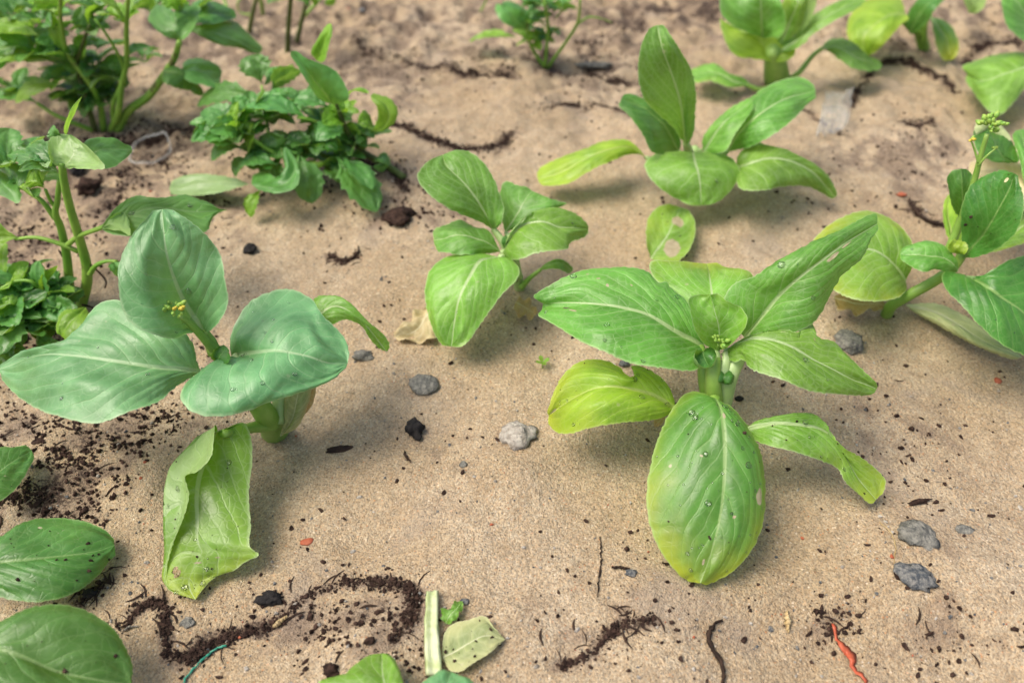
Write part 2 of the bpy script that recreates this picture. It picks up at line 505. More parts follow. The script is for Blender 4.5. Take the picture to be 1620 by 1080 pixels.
    if drops: add_drops(o, P, N, drops, inside)
    if specks: add_specks(o, P, N, specks, inside)
    return o


def dome():
    V = [(0, 0, 1)]; F = []
    for r, z in ((0.5, 0.86), (0.87, 0.5), (1.0, 0.05), (0.7, -0.12)):
        for a in range(10): V.append((r * math.cos(a * math.pi / 5), r * math.sin(a * math.pi / 5), z))
    for a in range(10): F.append((0, 1 + a, 1 + (a + 1) % 10))
    for k in range(3):
        for a in range(10):
            b = (a + 1) % 10
            F.append((1 + 10 * k + a, 11 + 10 * k + a, 11 + 10 * k + b, 1 + 10 * k + b))
    F.append(tuple(31 + a for a in range(9, -1, -1)))
    return np.array(V), F


DOME_V, DOME_F = dome()


def add_drops(o, P, N, n, inside):
    V = []; F = []
    nr, nc = P.shape[:2]
    for _ in range(n):
        i = RNG.randint(int(nr * .06), int(nr * .94)); j = RNG.randint(2, nc - 2)
        if inside[i, j]: continue
        nn = Vector(N[i, j]); r = 0.0005 + 0.0017 * RNG.rand()**3.5
        qm = np.array(nn.to_track_quat('Z', 'Y').to_matrix())
        sx, sy = 1 + .4 * RNG.rand(), 1 + 0.2 * RNG.rand()
        W = (DOME_V * np.array([r * sx, r * sy, r * 0.45])) @ qm.T + P[i, j] + N[i, j] * 0.0001
        b = len(V); V.extend(W.tolist()); F.extend([tuple(b + q_ for q_ in f) for f in DOME_F])
    if V:
        par = o
        d = mesh_obj('water_drops', V, F, WATER, par); d['kind'] = 'stuff'


def ico():
    t = (1 + 5**.5) / 2
    V = np.array([(-1, t, 0), (1, t, 0), (-1, -t, 0), (1, -t, 0), (0, -1, t), (0, 1, t), (0, -1, -t), (0, 1, -t), (t, 0, -1), (t, 0, 1), (-t, 0, -1), (-t, 0, 1)], float)
    V /= np.linalg.norm(V[0])
    F = [(0, 11, 5), (0, 5, 1), (0, 1, 7), (0, 7, 10), (0, 10, 11), (1, 5, 9), (5, 11, 4), (11, 10, 2), (10, 7, 6), (7, 1, 8), (3, 9, 4), (3, 4, 2), (3, 2, 6), (3, 6, 8), (3, 8, 9), (4, 9, 5), (2, 4, 11), (6, 2, 10), (8, 6, 7), (9, 8, 1)]
    return V, np.array(F)


ICO_V, ICO_F = ico()


def rand_rot(n):
    qn = RNG.normal(size=(n, 4)); qn /= np.linalg.norm(qn, axis=1, keepdims=True)
    w, x, y, z = qn.T
    return np.stack([np.stack([1 - 2 * (y * y + z * z), 2 * (x * y - z * w), 2 * (x * z + y * w)], -1),
                     np.stack([2 * (x * y + z * w), 1 - 2 * (x * x + z * z), 2 * (y * z - x * w)], -1),
                     np.stack([2 * (x * z - y * w), 2 * (y * z + x * w), 1 - 2 * (x * x + y * y)], -1)], 1)


def crumbs(pos, size, aspect=0.6, jag=0.35):
    n = len(pos)
    B = np.repeat(ICO_V[None], n, 0) * (1 + jag * (RNG.rand(n, 12, 1) - 0.5) * 2)
    B = B * np.stack([1 + 0.9 * RNG.rand(n)**2, np.ones(n), aspect + 0.4 * RNG.rand(n)], -1)[:, None, :]
    B = np.einsum('nij,nkj->nki', rand_rot(n), B) * np.asarray(size)[:, None, None]
    V = (B + pos[:, None, :]).reshape(-1, 3)
    F = (ICO_F[None] + 12 * np.arange(n)[:, None, None]).reshape(-1, 3)
    return V, F


def add_specks(o, P, N, n, inside):
    nr, nc = P.shape[:2]
    i = RNG.randint(int(nr * .1), int(nr * .96), n); j = RNG.randint(2, nc - 2, n)
    keep = ~inside[i, j]
    i, j = i[keep], j[keep]
    V, F = crumbs(P[i, j] + N[i, j] * 0.0003, 0.00025 + 0.0011 * RNG.rand(len(i))**4)
    d = mesh_obj('soil_specks', V, F, SOILM, o, smooth=False); d['kind'] = 'stuff'


def leaf(parent, M, L, Rr, mat, zl=0.0, zr=0.0, nv=None, crenate=1.9, blunt=True, **kw):
    """M: [(x,y,z cm)] midrib; L, Rr: [(x,y[,dz])] margins base->tip, dz relative to the midrib height there"""
    M = [tuple(m) for m in M]
    plen = sum(math.hypot(M[i + 1][0] - M[i][0], M[i + 1][1] - M[i][1]) for i in range(len(M) - 1))
    plen = max(plen, 60)
    nv = nv or int(min(84, max(26, plen / 3.2)))
    kw.setdefault('nu', int(min(30, max(10, plen / 8))))
    m = spline(M, nv + 1)

    def edge(pts, z):
        tip = (M[-1][0], M[-1][1], 0.0); base = (M[0][0], M[0][1], 0.0)
        q_ = [base] + [(p[0], p[1], p[2] if len(p) > 2 else z) for p in pts] + [tip]
        if blunt:      # rounded apex
            T = np.array(M[-1][:2], float); dd = T - np.array(M[-2][:2], float); dd /= max(np.linalg.norm(dd), 1e-6)
            vv_ = np.array(q_[-2][:2]) - T; a_ = vv_ @ dd; l_ = vv_ - a_ * dd
            if a_ < 0 and np.linalg.norm(l_) > 6:
                n_ = T + .58 * l_ + .16 * a_ * dd
                q_.insert(-1, (n_[0], n_[1], q_[-2][2] * .5))
        e = spline(q_, nv + 1)
        # finely crenate margin
        tg = np.gradient(e[:, :2], axis=0); tg /= np.maximum(np.linalg.norm(tg, axis=1, keepdims=True), 1e-6)
        jit = np.array([mnoise.noise((i * .83, LEAFNO[0] * 3.3, 1.0)) for i in range(nv + 1)]) * crenate
        jit[:2] = 0; jit[-2:] = 0
        e[:, 0] += -tg[:, 1] * jit; e[:, 1] += tg[:, 0] * jit
        return at(e[:, 0], e[:, 1], m[:, 2] + e[:, 2])
    return build_leaf(parent, at(m[:, 0], m[:, 1], m[:, 2]), edge(L, zl), edge(Rr, zr), MAT[mat] if isinstance(mat, str) else mat, **kw)


def prof(t, kind):
    if kind == 'ov':   return np.sin(np.pi * t**0.85)**0.62
    if kind == 'ob':   return np.sin(np.pi * t**1.6)**0.62          # widest past the middle
    if kind == 'la':   return np.sin(np.pi * t**0.8)**1.0
    if kind == 'sp':   return np.clip(t * 3, 0.16, 1)**1.2 * np.sin(np.pi * np.clip(t, 0, 1)**1.25)**0.6
    return np.sin(np.pi * t)


def sleaf(parent, base, tip, w, mat, roll=0.0, arch=0.6, cup=0.25, kind='ob', teeth=0.0, nt=6, world=False, nv=None, sag=0.0, twist=0.0, **kw):
    """freehand leaf between two placed points: w = width cm, roll about its axis (deg), arch/cup in cm"""
    b = np.array(base, float) if world else at(*base)
    e = np.array(tip, float) if world else at(*tip)
    D = e - b; ln = np.linalg.norm(D)
    nv = nv or int(min(48, max(30, ln / 0.0018)))
    kw.setdefault('nu', 9)
    dirn = D / max(ln, 1e-9)
    upv = np.array([0, 0, 1.0]) if abs(dirn[2]) < 0.8 else np.array([0, -1.0, 0.3])
    side = np.cross(dirn, upv); side /= np.linalg.norm(side)
    nrm = np.cross(side, dirn)
    t = np.linspace(0, 1, nv + 1)
    an = R(roll) + R(twist) * t
    S = side[None] * np.cos(an)[:, None] + nrm[None] * np.sin(an)[:, None]
    Nn = -side[None] * np.sin(an)[:, None] + nrm[None] * np.cos(an)[:, None]
    M3 = b + D * t[:, None] + nrm * (arch * 0.04 * t * (1 - t))[:, None]
    M3[:, 2] -= sag * 0.01 * t**2.2
    pw = prof(np.clip(t, 1e-4, 1 - 1e-4), kind) * w * 0.005
    saw = 1 + teeth * (((t * nt) % 1.0)**2 - 0.4) * np.clip(np.sin(np.pi * t) * 2, 0, 1)
    c = (cup * 0.01 * prof(np.clip(t, 1e-4, 1 - 1e-4), kind))[:, None]
    L3 = M3 - S * (pw * saw)[:, None] + Nn * c
    R3 = M3 + S * (pw * saw)[:, None] + Nn * c
    kw.setdefault('relief', 0.5); kw.setdefault('undul', 0.5)
    return build_leaf(parent, M3, L3, R3, MAT[mat], **kw)


def tube(name, parent, pts, radii, mat, seg=10, flat=1.0, world=False, n=None, cap=True):
    """pts in photo/height form (or world), radii in cm along the way"""
    W = np.array(pts, float) if world else np.array([at(*p) for p in pts])
    rad = np.interp(np.linspace(0, 1, 60), np.linspace(0, 1, len(radii)), radii)
    n = n or max(8, 5 * len(pts))
    C = spline(W, n, dim=3) if len(W) > 2 else W[0] + (W[1] - W[0]) * np.linspace(0, 1, n)[:, None]
    T = np.gradient(C, axis=0); T /= np.maximum(np.linalg.norm(T, axis=1, keepdims=True), 1e-9)
    ref = np.array([0, 0, 1.0]) if abs(T[:, 2]).mean() < 0.75 else np.array([0, -1.0, 0.05])
    V = []; F = []
    for i in range(n):
        s_ = np.cross(T[i], ref); s_ /= max(np.linalg.norm(s_), 1e-9); u_ = np.cross(s_, T[i])
        r = rad[min(59, int(i / (n - 1) * 59))] * 0.01
        for a in range(seg):
            an = 2 * math.pi * a / seg
            V.append(C[i] + s_ * r * math.cos(an) + u_ * r * flat * math.sin(an))
    for i in range(n - 1):
        for a in range(seg):
            b = (a + 1) % seg
            F.append((i * seg + a, i * seg + b, (i + 1) * seg + b, (i + 1) * seg + a))
    if cap:
        F.append(tuple(range(seg - 1, -1, -1))); F.append(tuple((n - 1) * seg + a for a in range(seg)))
    return mesh_obj(name, V, F, mat, parent)


def buds(parent, centre, rad, n, mats=(BUD,), size=0.16):
    c = at(*centre); size *= 1.25
    for k in range(n):
        d = RNG.normal(size=3); d[2] = abs(d[2]) * 0.8; d /= np.linalg.norm(d)
        p = c + d * rad * 0.01 * (0.4 + 0.6 * RNG.rand())
        r = size * 0.01 * (0.7 + 0.6 * RNG.rand())
        qm = np.array(Vector(d).to_track_quat('Z', 'Y').to_matrix())
        V = []; F = []
        rings = [(-1, .25), (-.6, .75), (0, 1.0), (.6, .72), (1.0, .3)]
        for z, rr in rings:
            for a in range(8): V.append((rr * math.cos(a * math.pi / 4), rr * math.sin(a * math.pi / 4), z * 1.35))
        for i in range(4):
            for a in range(8):
                b = (a + 1) % 8
                F.append((i * 8 + a, i * 8 + b, i * 8 + 8 + b, i * 8 + 8 + a))
        F.append(tuple(range(7, -1, -1))); F.append(tuple(32 + a for a in range(8)))
        W = (np.array(V) * r * 0.62) @ qm.T + p
        mesh_obj('flower_bud', W, F, mats[k % len(mats)], parent)


def gbase(x, y):
    return ground_at(x, y)

# ------------------------------------------------------------------ ground: one sand sheet
# lines and patches of dark compost on the sand, some with shade painted in: (points, half width cm, strength)
LINES = [
    ([(290, 1045), (340, 1015), (400, 1000), (435, 985), (470, 955), (520, 928), (570, 920), (620, 922), (652, 935), (655, 960), (640, 990), (618, 1018)], 0.42, 1.0),
    ([(195, 1000), (215, 965), (240, 950), (262, 965), (260, 1000), (266, 1035)], 0.30, 0.9),
    ([(266, 1035), (300, 1038), (330, 1030)], 0.3, 0.8),
    ([(890, 1052), (930, 1036), (960, 1005), (985, 985), (1032, 978)], 0.28, 0.8),
    ([(620, 195), (670, 212), (735, 235), (790, 228), (808, 208)], 0.7, 1.0),
    ([(860, 172), (890, 166), (960, 170), (992, 180)], 0.5, 0.7),
    ([(640, 100), (700, 106), (740, 115), (812, 122)], 0.9, 0.9),
    ([(560, 70), (600, 95), (640, 100)], 0.9, 0.6),
    ([(1345, 168), (1360, 135), (1385, 110), (1420, 100), (1470, 112), (1490, 128), (1512, 148)], 0.5, 1.0),
    ([(1530, 92), (1560, 72), (1625, 62)], 0.9, 1.0),
    ([(1436, 318), (1462, 345), (1490, 356)], 0.45, 0.8),
    ([(200, 228), (250, 212), (330, 205)], 1.0, 0.8),
    ([(905, 118), (950, 125), (1010, 132)], 0.6, 0.8),
    ([(700, 100), (730, 116), (760, 120)], 0.5, 0.7),
    ([(1430, 190), (1445, 200), (1475, 190)], 0.4, 0.5),
    ([(1230, 140), (1290, 190), (1330, 215)], 0.5, 0.3),
    ([(520, 400), (545, 415), (568, 400)], 0.4, 0.7),
    ([(0, 800), (30, 780), (60, 770)], 0.8, 0.8),
    ([(130, 950), (145, 935), (170, 915)], 0.4, 0.8),
    ([(560, 250), (620, 270), (640, 300)], 0.9, 0.8),
]
PATCH = [(40, 500, 70, 60, 0.9), (200, 300, 90, 40, 0.75), (260, 250, 70, 40, 0.8), (150, 215, 90, 30, 0.9), (30, 390, 60, 60, 0.6), (60, 720, 90, 60, 0.6), (480, 265, 130, 40, 0.6), (860, 100, 60, 30, 0.8), (500, 25, 500, 60, 0.42), (1000, 40, 400, 50, 0.40), (1480, 45, 260, 40, 0.42), (120, 120, 220, 90, 0.45), (480, 240, 140, 50, 0.4), (570, 975, 90, 50, 0.42), (600, 1040, 90, 30, 0.3), (330, 60, 260, 60, 0.55), (560, 130, 160, 60, 0.5), (880, 40, 260, 50, 0.5), (330, 330, 110, 60, 0.4), (180, 380, 70, 60, 0.35), (950, 130, 160, 40, 0.4), (1420, 260, 160, 60, 0.36), (1540, 30, 140, 40, 0.5), (80, 560, 60, 60, 0.5), (40, 650, 80, 60, 0.5), (1420, 700, 120, 140, 0.22), (720, 700, 90, 40, 0.12), (950, 990, 120, 50, 0.3), (1500, 1000, 120, 60, 0.22), (700, 330, 60, 60, 0.3),  # broad patches at the far edge: darker soil plus shadow regions painted in
         (150, 735, 85, 70, 0.62), (90, 690, 90, 40, 0.5), (110, 800, 60, 40, 0.5), (220, 265, 90, 60, 0.7), (60, 300, 90, 80, 0.5), (620, 60, 160, 60, 0.42), (820, 95, 120, 40, 0.45),
         (960, 60, 120, 60, 0.5), (480, 985, 120, 60, 0.35), (1330, 985, 60, 40, 0.35), (1480, 240, 70, 50, 0.45), (600, 300, 60, 50, 0.7), (60, 420, 60, 80, 0.55),
         (1050, 25, 160, 30, 0.9), (560, 40, 200, 50, .6), (960, 90, 120, 40, .6), (100, 260, 90, 50, .6), (160, 330, 70, 50, .5), (20, 480, 50, 90, .7), (150, 700, 110, 70, .6), (70, 770, 60, 60, .7), (250, 660, 60, 40, 0.5), (320, 590, 70, 80, 0.5), (40, 30, 120, 70, 0.8), (250, 210, 90, 30, 0.6), (1560, 60, 80, 40, 0.4), (700, 20, 200, 30, 0.5), (1440, 80, 60, 25, 0.5)]


def seg_dist(px, py, pts):
    best = np.full(px.shape, 1e9)
    for (a, b) in zip(pts[:-1], pts[1:]):
        d = b - a
        t = np.clip(((px - a[0]) * d[0] + (py - a[1]) * d[1]) / max((d**2).sum(), 1e-12), 0, 1)
        best = np.minimum(best, np.hypot(px - a[0] - t * d[0], py - a[1] - t * d[1]))
    return best


LINES_W = [(spline(ground_at(*np.array(p, float).T)[:, :2], 40), w, s) for p, w, s in LINES]


def dirt_shade(x, y):
    """compost in the sand at a place, plus the shade painted in at the back (0..1)"""
    x = np.asarray(x, float); y = np.asarray(y, float)
    d = np.zeros(np.broadcast(x, y).shape)
    for pts, w, s in LINES_W:
        lo = pts.min(0) - 0.06; hi = pts.max(0) + 0.06
        m = (x > lo[0]) & (x < hi[0]) & (y > lo[1]) & (y < hi[1])
        if not m.any(): continue
        wob = 1 + 1.3 * vnoise(x[m] * 60, y[m] * 60, 21)
        dd = seg_dist(x[m] + 0.006 * vnoise(x[m] * 70, y[m] * 70, 9), y[m] + 0.006 * vnoise(x[m] * 70, y[m] * 70, 10), pts)
        gate = np.clip(.75 + 1.5 * vnoise(x[m] * 45, y[m] * 45, 61), 0, 1)
        d[m] = np.maximum(d[m], gate * s * np.exp(-(dd / (w * 0.01 * np.clip(wob, .3, 2)))**2))
    for cx, cy, rx, ry, s in PATCH:
        c = at(cx, cy, 0); ex = abs(at(cx + rx, cy, 0)[0] - c[0]); ey = abs(at(cx, cy - ry, 0)[1] - c[1])
        g = s * np.exp(-(((x - c[0]) / ex)**2 + ((y - c[1]) / ey)**2) * 1.2)
        g = g * np.clip(0.62 + 1.8 * vnoise(x * 38, y * 38, 31) + 1.5 * vnoise(x * 90, y * 90, 32), 0, 1.3)
        d = np.maximum(d, g)
    return np.clip(d, 0, 1)


def axis(parts):
    out = [parts[0][0]]
    for a, b, st in parts:
        n = max(1, int(round((b - a) / st)))
        out.extend((a + (b - a) * (np.arange(1, n + 1) / n)).tolist())
    return np.array(out)


def grow(a, b, n):
    return a * (b / a) ** (np.arange(1, n + 1) / n)


gx_core = axis([(-1.35, -0.65, 0.007), (-0.65, 0.65, 0.0036), (0.65, 1.35, 0.007)])
far = grow(1.35, 60, 26)
gx = np.concatenate([-far[::-1], gx_core, far])
gy_core = axis([(-0.3, 0.15, 0.012), (0.15, 0.95, 0.0036), (0.95, 1.9, 0.007)])
gy = np.concatenate([-grow(0.3, 40, 16)[::-1], gy_core, grow(1.9, 60, 26)])
GX, GY = np.meshgrid(gx, gy)
DIRT_SHADE = dirt_shade(GX, GY)
GZ = gz(GX, GY) * np.clip(3.2 - np.hypot(GX, GY), 0.0, 1) + 0.004 * DIRT_SHADE * vnoise(GX * 130, GY * 130, 41) - 0.0012 * DIRT_SHADE
GZ = np.where(np.hypot(GX, GY) > 4, GZ + 0.05 * vnoise(GX * 0.8, GY * 0.8, 50), GZ)
nyg, nxg = GX.shape
gi = np.arange(nyg * nxg).reshape(nyg, nxg)
gf = np.stack([gi[:-1, :-1], gi[:-1, 1:], gi[1:, 1:], gi[1:, :-1]], -1).reshape(-1, 4)
gme = bpy.data.meshes.new('sand_ground')
gme.vertices.add(nyg * nxg)
gme.vertices.foreach_set('co', np.stack([GX, GY, GZ], -1).reshape(-1).astype(np.float32))
gme.loops.add(gf.size); gme.loops.foreach_set('vertex_index', gf.reshape(-1).astype(np.int32))
gme.polygons.add(len(gf))
gme.polygons.foreach_set('loop_start', np.arange(0, gf.size, 4, dtype=np.int32))
gme.polygons.foreach_set('loop_total', np.full(len(gf), 4, dtype=np.int32))
gme.polygons.foreach_set('use_smooth', np.ones(len(gf), bool))
gme.update(calc_edges=True)
da = gme.attributes.new('dirt_shade', 'FLOAT', 'POINT'); da.data.foreach_set('value', DIRT_SHADE.reshape(-1).astype(np.float32))


def sand_material():
    t = NT('damp_sand')
    obj = t.n('ShaderNodeTexCoord').outputs['Object']
    dirt_shadeA = t.n('ShaderNodeAttribute', attribute_name='dirt_shade').outputs['Fac']
    big = t.sstep(t.noise(obj, 6, 2, 0.6).outputs['Fac'], 0.3, 0.7)
    base = t.mix(big, (0.345, 0.262, 0.164), (0.430, 0.342, 0.236))
    med = t.noise(obj, 55, 3, 0.65).outputs['Fac']
    base = t.mix(t.sstep(med, 0.35, 0.7), base, t.mix(0.55, base, (0.275, 0.202, 0.126)))
    # grains
    v = t.n('ShaderNodeTexVoronoi'); v.inputs['Scale'].default_value = 860.0; t.put(v.inputs['Vector'], obj)
    cs = t.n('ShaderNodeSeparateColor'); t.put(cs.inputs[0], v.outputs['Color'])
    g = t.lin(cs.outputs[0], 0, 1, 0.73, 1.26)
    gcol = t.n('ShaderNodeCombineColor')
    t.put(gcol.inputs[0], g); t.put(gcol.inputs[1], t.math('MULTIPLY', g, t.lin(cs.outputs[1], 0, 1, 0.93, 1.05))); t.put(gcol.inputs[2], t.math('MULTIPLY', g, t.lin(cs.outputs[1], 0, 1, 0.84, 1.10)))
    base = t.mix(1.0, base, gcol.outputs[0], 'MULTIPLY')
    # coarser dark and pale grains
    v2 = t.n('ShaderNodeTexVoronoi'); v2.inputs['Scale'].default_value = 460.0; t.put(v2.inputs['Vector'], obj)
    c2 = t.n('ShaderNodeSeparateColor'); t.put(c2.inputs[0], v2.outputs['Color'])
    dk = t.math('MULTIPLY', t.sstep(c2.outputs[0], 0.87, 0.93), t.sstep(v2.outputs['Distance'], 0.25, 0.5, 1.0, 0.0))
    base = t.mix(t.math('MULTIPLY', dk, 0.5), base, (0.070, 0.055, 0.045))
    lt = t.math('MULTIPLY', t.sstep(c2.outputs[1], 0.90, 0.95), t.sstep(v2.outputs['Distance'], 0.2, 0.42, 1.0, 0.0))
    base = t.mix(t.math('MULTIPLY', lt, 0.55), base, (0.72, 0.60, 0.46))
    og = t.math('MULTIPLY', t.sstep(c2.outputs[2], 0.93, 0.96), t.sstep(v2.outputs['Distance'], 0.2, 0.4, 1.0, 0.0))
    base = t.mix(t.math('MULTIPLY', og, 0.5), base, (0.48, 0.19, 0.06))
    # greyish silt film
    silt = t.math('MULTIPLY', t.sstep(t.noise(obj, 13, 2, 0.6, 0.6).outputs['Fac'], 0.55, 0.72), 0.42)
    base = t.mix(silt, base, (0.25, 0.205, 0.165))
    # compost and mud in the sand, with shadow at the back painted in
    dn = t.noise(obj, 300, 3, 0.75).outputs['Fac']
    dm_ = t.sstep(t.math('ADD', dirt_shadeA, t.math('MULTIPLY', t.math('SUBTRACT', dn, 0.5), 2.4)), 0.40, 0.85)
    dm_ = t.math('MULTIPLY', dm_, t.sstep(dirt_shadeA, 0.02, 0.14))
    mud_shade = t.sstep(t.math('ADD', dirt_shadeA, t.math('MULTIPLY', t.math('SUBTRACT', med, 0.5), 0.9)), 0.02, 0.42)
    mud_shade = t.math('MULTIPLY', mud_shade, t.sstep(dirt_shadeA, 0.0, 0.08))
    base = t.mix(t.math('MULTIPLY', mud_shade, 0.6), base, (0.165, 0.118, 0.088))
    base = t.mix(t.math('MULTIPLY', dm_, 0.88), base, (0.045, 0.029, 0.022))
    p = t.n('ShaderNodeBsdfPrincipled')
    t.put(p.inputs['Base Color'], base)
    p.inputs['Roughness'].default_value = 0.88; p.inputs['Specular IOR Level'].default_value = 0.25
    h = t.math('ADD', t.math('MULTIPLY', t.noise(obj, 420, 2, 0.7).outputs['Fac'], 0.9), t.math('MULTIPLY', t.sstep(v.outputs['Distance'], 0.0, 0.6, 1.0, 0.0), 0.35))
    h = t.math('ADD', h, t.math('MULTIPLY', t.noise(obj, 130, 2, 0.65).outputs['Fac'], 1.6))
    t.put(p.inputs['Normal'], t.bump(h, 0.75, 0.0022))
    return t.finish(p.outputs[0])


gme.materials.append(sand_material())
ground = bpy.data.objects.new('sand_ground', gme)
COL.objects.link(ground)
set_props(ground, 'damp tan sand bed strewn with dark compost', 'ground', kind='structure')

# ------------------------------------------------------------------ plant: pak choi with drooping front leaf (right of the pale stone)
def pak_choi_right_front():
    P = thing('pak_choi', gbase(1132, 690), 'pak choi with toothed holed leaves and a speckled leaf drooping to the sand', 'plant')
    b = gbase(1132, 690)
    tube('stem', P, [b, at(1130, 640, 4.2), at(1128, 600, 6.4), at(1130, 565, 7.6)], [0.85, 0.75, 0.62, 0.45], PETG, world=True)
    # petioles
    for pts, r, m in (
        ([(1131, 668, 2.2), (1118, 610, 5.4), (1112, 570, 7.0), (1106, 546, 7.7)], [0.75, 0.62, 0.5, 0.32], PETG),
        ([(1136, 662, 2.6), (1150, 610, 5.6), (1168, 570, 7.2), (1182, 540, 8.2)], [0.75, 0.68, 0.55, 0.35], PET),
        ([(1134, 664, 2.6), (1143, 600, 6.2), (1150, 565, 7.4), (1152, 552, 7.7)], [0.6, 0.5, 0.4, 0.3], PET),
        ([(1126, 676, 1.8), (1100, 660, 3.6), (1068, 645, 4.6)], [0.6, 0.45, 0.32], PETG),
        ([(1138, 676, 1.8), (1156, 684, 3.0), (1182, 677, 4.1)], [0.55, 0.42, 0.3], PETG),
        ([(1132, 670, 2.4), (1128, 640, 5.2), (1130, 630, 6.1)], [0.6, 0.5, 0.38], PETG),
        ([(1132, 640, 4.4), (1132, 580, 7.0), (1130, 545, 7.6)], [0.5, 0.45, 0.3], PET),
    ):
        tube('petiole', P, pts, r, m, flat=0.75)
    # wide left leaf
    leaf(P, [(1116, 550, 7.6), (1094, 535, 8.4), (1061, 517, 9.3), (1020, 496, 9.9), (976, 484, 10.1), (931, 479, 9.9), (894, 478, 9.4), (859, 480, 8.8)],
         [(1108, 530), (1096, 497), (1083, 471), (1061, 452), (1055, 444), (1042, 447), (1027, 433), (998, 424), (968, 421), (931, 425), (894, 439), (864, 454), (844, 468), (846, 472)],
         [(1115, 572), (1103, 584), (1061, 585), (1016, 577), (976, 565), (931, 547), (901, 528), (876, 513), (851, 498), (857, 491)], 'mid', zl=0.5, zr=-0.7,
         camber=0.25, ruffle=0.15, nveins=4.4, k=0.75, holes=[(0.28, 0.86, 0.13, 0.35), (0.55, 0.74, 0.16, 0.2)], yel=(0, 0.05, 0.12), drops=10, relief=1.2, scars=[(.35, .8, .18, .28), (-.45, .62, .12, .12), (-.6, .66, .12, .14), (-.8, .7, .1, .1), (-.5, .5, .1, .1)])
    # leaf behind, seen foreshortened
    leaf(P, [(1136, 540, 7.2), (1128, 485, 8.8), (1123, 445, 9.0), (1118, 417, 7.6)],
         [(1096, 500), (1056, 462), (1030, 432), (1028, 414), (1068, 413)], [(1152, 500), (1174, 462), (1192, 438), (1180, 427), (1148, 422)], 'bright', zl=0.2, zr=0.2,
         camber=0.3, nveins=7, k=0.3, yel=(0.05, 0.5, 0.15))
    # tall leaf rising to the right, its right half folded down
    leaf(P, [(1178, 534, 7.6), (1209, 496, 9.6), (1231, 469, 11.0), (1264, 439, 12.6), (1298, 413, 13.5), (1335, 386, 14.0), (1388, 354, 13.6)],
         [(1150, 500), (1146, 470), (1164, 447), (1192, 437), (1220, 418), (1257, 398), (1287, 382), (1325, 366), (1358, 348), (1386, 338)],
         [(1215, 538, -0.4), (1255, 527, -1.0), (1285, 512, -1.7), (1303, 488, -2.1), (1316, 462, -2.1), (1332, 436, -1.6), (1364, 408, -0.8), (1380, 376, -0.2)], 'mid', zl=0.2,
         camber=0.45, nveins=4, k=0.8, q=0.5, undul=0.5, relief=0.8, yel=(0, 0.04, 0.05), ribw=0.9, drops=4, scars=[(.12, .68, .16, .7), (.1, .78, .1, .5)])
    # right leaf with eaten margin
    leaf(P, [(1140, 560, 7.5), (1152, 551, 7.9), (1177, 541, 8.7), (1213, 539, 9.3), (1246, 549, 9.3), (1287, 569, 8.8), (1331, 591, 7.9), (1387, 615, 6.6)],
         [(1161, 546), (1187, 532), (1216, 523), (1246, 521), (1254, 524), (1258, 526), (1268, 524), (1272, 517), (1262, 516), (1274, 511), (1286, 513), (1287, 527), (1298, 537), (1316, 539), (1339, 558), (1364, 584), (1386, 605)],
         [(1147, 566), (1164, 573), (1176, 569), (1186, 582), (1213, 592), (1257, 610), (1301, 621), (1339, 625), (1373, 625)], 'bright', zl=0.4, zr=-0.5,
         camber=0.3, ruffle=0.12, nveins=4.4, k=0.75, holes=[(-0.5, 0.56, 0.11, 0.15), (-0.35, 0.66, 0.1, 0.1)], drops=5, ribw=0.8, relief=1.1)
    # yellowing lower-left leaf
    leaf(P, [(1068, 647, 4.6), (1036, 625, 5.7), (999, 614, 6.2), (962, 612, 6.2), (929, 618, 5.6), (896, 636, 4.4), (868, 657, 3.0)],
         [(1066, 628), (1055, 607), (1033, 588), (1010, 578), (998, 579), (1006, 592), (1000, 596), (990, 592), (981, 581), (947, 568), (914, 573), (892, 592), (877, 618), (868, 643)],
         [(1044, 662), (988, 668), (936, 676), (899, 686), (881, 684), (868, 670)], 'lime', zl=0.3, zr=-0.9, camber=0.45, nveins=3.6, k=0.7, yel=(0.08, 0.55, 0.12), drops=16, specks=6, scars=[(-.1, .96, .5, .3)])
    # speckled front leaf
    leaf(P, [(1132, 630, 6.3), (1140, 650, 6.6), (1146, 690, 6.2), (1146, 750, 5.0), (1140, 810, 3.7), (1126, 870, 2.4), (1108, 922, 1.3)],
         [(1112, 621, -.1), (1092, 620, -.3), (1076, 630, -.5), (1058, 656, -.8), (1042, 690, -.9), (1029, 735), (1023, 782), (1029, 834), (1047, 874), (1070, 904), (1088, 919)],
         [(1140, 636, -.1), (1156, 642, -.3), (1168, 653, -.5), (1185, 678, -.7), (1203, 714, -.8), (1211, 777), (1206, 833), (1181, 882), (1152, 909), (1126, 921)], 'gloss', zl=-0.9, zr=-0.8,
         camber=0.35, nveins=3.2, k=0.85, veinw=0.7, q=0.6, yel=(0.0, 0.45, 0.42), drops=60, specks=10, undul=0.6, relief=0.9, rib=0.0, ribw=0.8, scars=[(.74, .5, .34, .5), (-.15, .88, .16, .22), (.1, .1, .25, .2), (-.35, .35, .1, .1), (.25, .62, .12, .14)])
    # right lower leaf, tip twisted down
    leaf(P, [(1179, 678, 4.1), (1225, 670, 5.0), (1262, 671, 5.2), (1299, 679, 4.8), (1320, 695, 4.2), (1340, 728, 3.0), (1358, 758, 1.9), (1386, 790, 0.9)],
         [(1196, 666), (1233, 657), (1266, 653), (1291, 656), (1305, 671), (1333, 706, .3), (1359, 721, .6), (1384, 740, .5), (1401, 760, .3)],
         [(1189, 692), (1210, 703), (1255, 714), (1299, 729), (1325, 741), (1337, 762, -.3), (1359, 782, -.2), (1378, 797, -.1)], 'bright', zl=0.0, zr=-0.6, camber=0.25, nveins=4, k=0.7,
         yel=(0.1, 0.5, 0.1), drops=8, specks=16)
